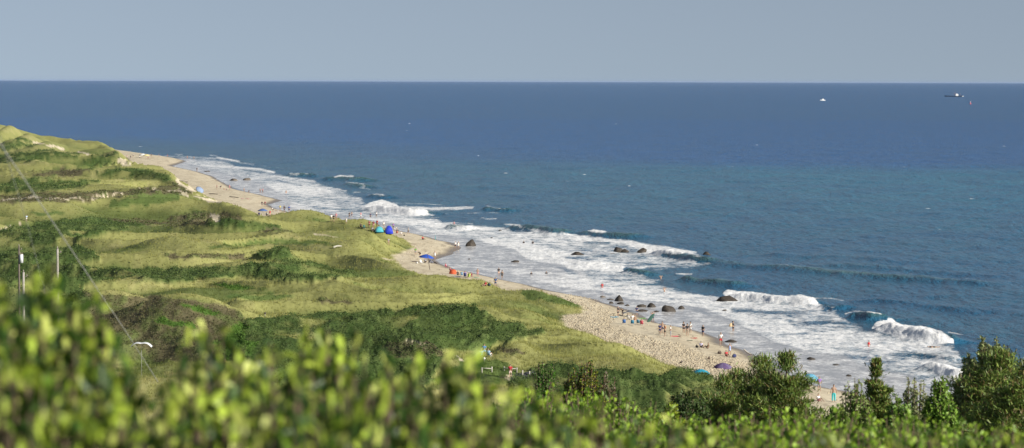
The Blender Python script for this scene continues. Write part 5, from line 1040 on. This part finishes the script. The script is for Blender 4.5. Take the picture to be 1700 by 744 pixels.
def rig(b): cyl(b, (L2 * .2, 0, 2), (L2 * .2, 0, 15), .25); cyl(b, (L2 * .2, 0, 4), (-L2 * .3, 0, 12), .18); cyl(b, (L2 * .2, 0, 4), (L2 * .05, -9, 13), .18); cyl(b, (L2 * .2, 0, 4), (L2 * .05, 9, 13), .18); cyl(b, (L2 * .75, -3, 2.2), (L2 * .75, -3, 9), .2); cyl(b, (L2 * .75, 3, 2.2), (L2 * .75, 3, 9), .2); cyl(b, (L2 * .75, -3, 9), (L2 * .75, 3, 9), .2)
part('rigging', rig, cmat((.22, .17, .18), .6, name='rigging_paint'), root); part('stern_ramp', lambda b: box(b, (L2 * 1.0, 0, .9), (5, 6, 2.0), None, .3), cmat((.7, .7, .7), .5, name='ship_white'), root, False)
P = unproj(1366, 167, 0); root = empty('motor_boat', (P[0], P[1], 0)); tag(root, 'small white motor boat with spray far out left of the trawler', 'boat')
def mh(b):
    rows = []
    for (t, w, h) in [(-1, .05, 2.2), (-.5, .7, 1.7), (.2, 1, 1.5), (1, .95, 1.5)]: rows.append([b.verts.new(q) for q in [(t * 5, -w * .6, -.4), (t * 5.5, -w * 1.8, h), (t * 5.5, w * 1.8, h), (t * 5, w * .6, -.4)]])
    for a, c in zip(rows[:-1], rows[1:]):
        for k in range(4): b.faces.new((a[k], a[(k + 1) % 4], c[(k + 1) % 4], c[k]))
    b.faces.new(rows[0]); b.faces.new(rows[-1][::-1])
part('hull', mh, cmat((.85, .85, .85), .4, name='ship_white'), root, False); part('cabin', lambda b: box(b, (.3, 0, 2.6), (3.6, 2.4, 2.2), None, .3), cmat((.85, .85, .85), .4, name='ship_white'), root, False); part('mast', lambda b: cyl(b, (.6, 0, 3.5), (.6, 0, 6), .08), cmat(GY), root)
part('bow_spray', lambda b: (bmesh.ops.create_icosphere(b, subdivisions=3, radius=1), [setattr(v, 'co', Vector((v.co.x * 7 - 1, v.co.y * 4, max(0, v.co.z) * .8 * (1 + .5 * math.sin(v.co.x * 9)))) ) for v in b.verts]), cmat((.85, .87, .88), .9, name='white_spray'), root)
P = unproj(1611, 173, 0); root = empty('channel_buoy', (P[0], P[1], 0)); tag(root, 'red and white navigation buoy right of and below the trawler', 'buoy')
part('float', lambda b: cyl(b, (0, 0, -.5), (0, 0, 1.6), 1.6, 1.4, 16), cmat((.6, .12, .15), .5), root); part('tower', lambda b: (cyl(b, (0, 0, 1.6), (0, 0, 4.6), 1.0, .4, 8),), cmat((.65, .35, .42), .5), root); part('lamp', lambda b: cyl(b, (0, 0, 4.6), (0, 0, 5.6), .5, .3, 10), cmat((.7, .7, .75), .4), root)
for c in list(CH.children): bpy.data.objects.remove(c)
bpy.data.objects.remove(CH)
# labels of the copied bushes
for o in list(scene.objects):
    if o.parent is None and 'near' in o.keys():
        k = o['near']; q = proj(np.array([list(o.location)]))[0][0]; side = 'left' if q < 560 else ('middle' if q < 1130 else 'right'); del o['near']; del o['h0']
        if k == 1: tag(o, {'left': 'blurred light green bayberry bush of the nearest thicket, left of the white canopy or under it', 'middle': 'blurred yellow green bayberry bush in the middle of the nearest thicket', 'right': 'blurred low bayberry bush along the bottom edge below the cedars'}[side].replace(', left of the white canopy or under it', ' in the left third'), 'bush', 'nearest bayberry bushes, %s part' % side)
        elif k == 2: tag(o, {'left': 'tall blurred leafy shoots rising above the left part of the nearest thicket', 'middle': 'tall blurred leafy shoots rising below the dune path sitters', 'right': 'tall shoots'}[side], 'bush', 'tall blurred shoots, %s part' % side)
        else: tag(o, {'left': 'leafy bush', 'middle': 'softly blurred fine leaved green bush below the fence and yellow tinged shrub', 'right': 'bright green leafy bush in the belt just below the cedars'}[side], 'bush', 'green bushes of the middle belt, %s part' % side)

# ------------------------------------------------------------------ air
bm = bmesh.new(); bmesh.ops.create_cube(bm, size=1); hz = link('haze', bm_mesh('haze', bm, False)); hz.location = (0, 98000, 35); hz.scale = (280000, 197000, 78)
hm = bpy.data.materials.new('haze'); hm.use_nodes = True; hn = hm.node_tree; hn.nodes.clear(); ho = hn.nodes.new('ShaderNodeOutputMaterial'); hv = hn.nodes.new('ShaderNodeVolumePrincipled')
hv.inputs['Color'].default_value = (.42, .55, .80, 1); hv.inputs['Density'].default_value = 3.5e-6; hn.links.new(hv.outputs[0], ho.inputs['Volume']); hz.data.materials.append(hm)
tag(hz, 'thin summer sea haze softening the horizon', 'haze', kind='stuff'); scene.cycles.volume_bounces = 1
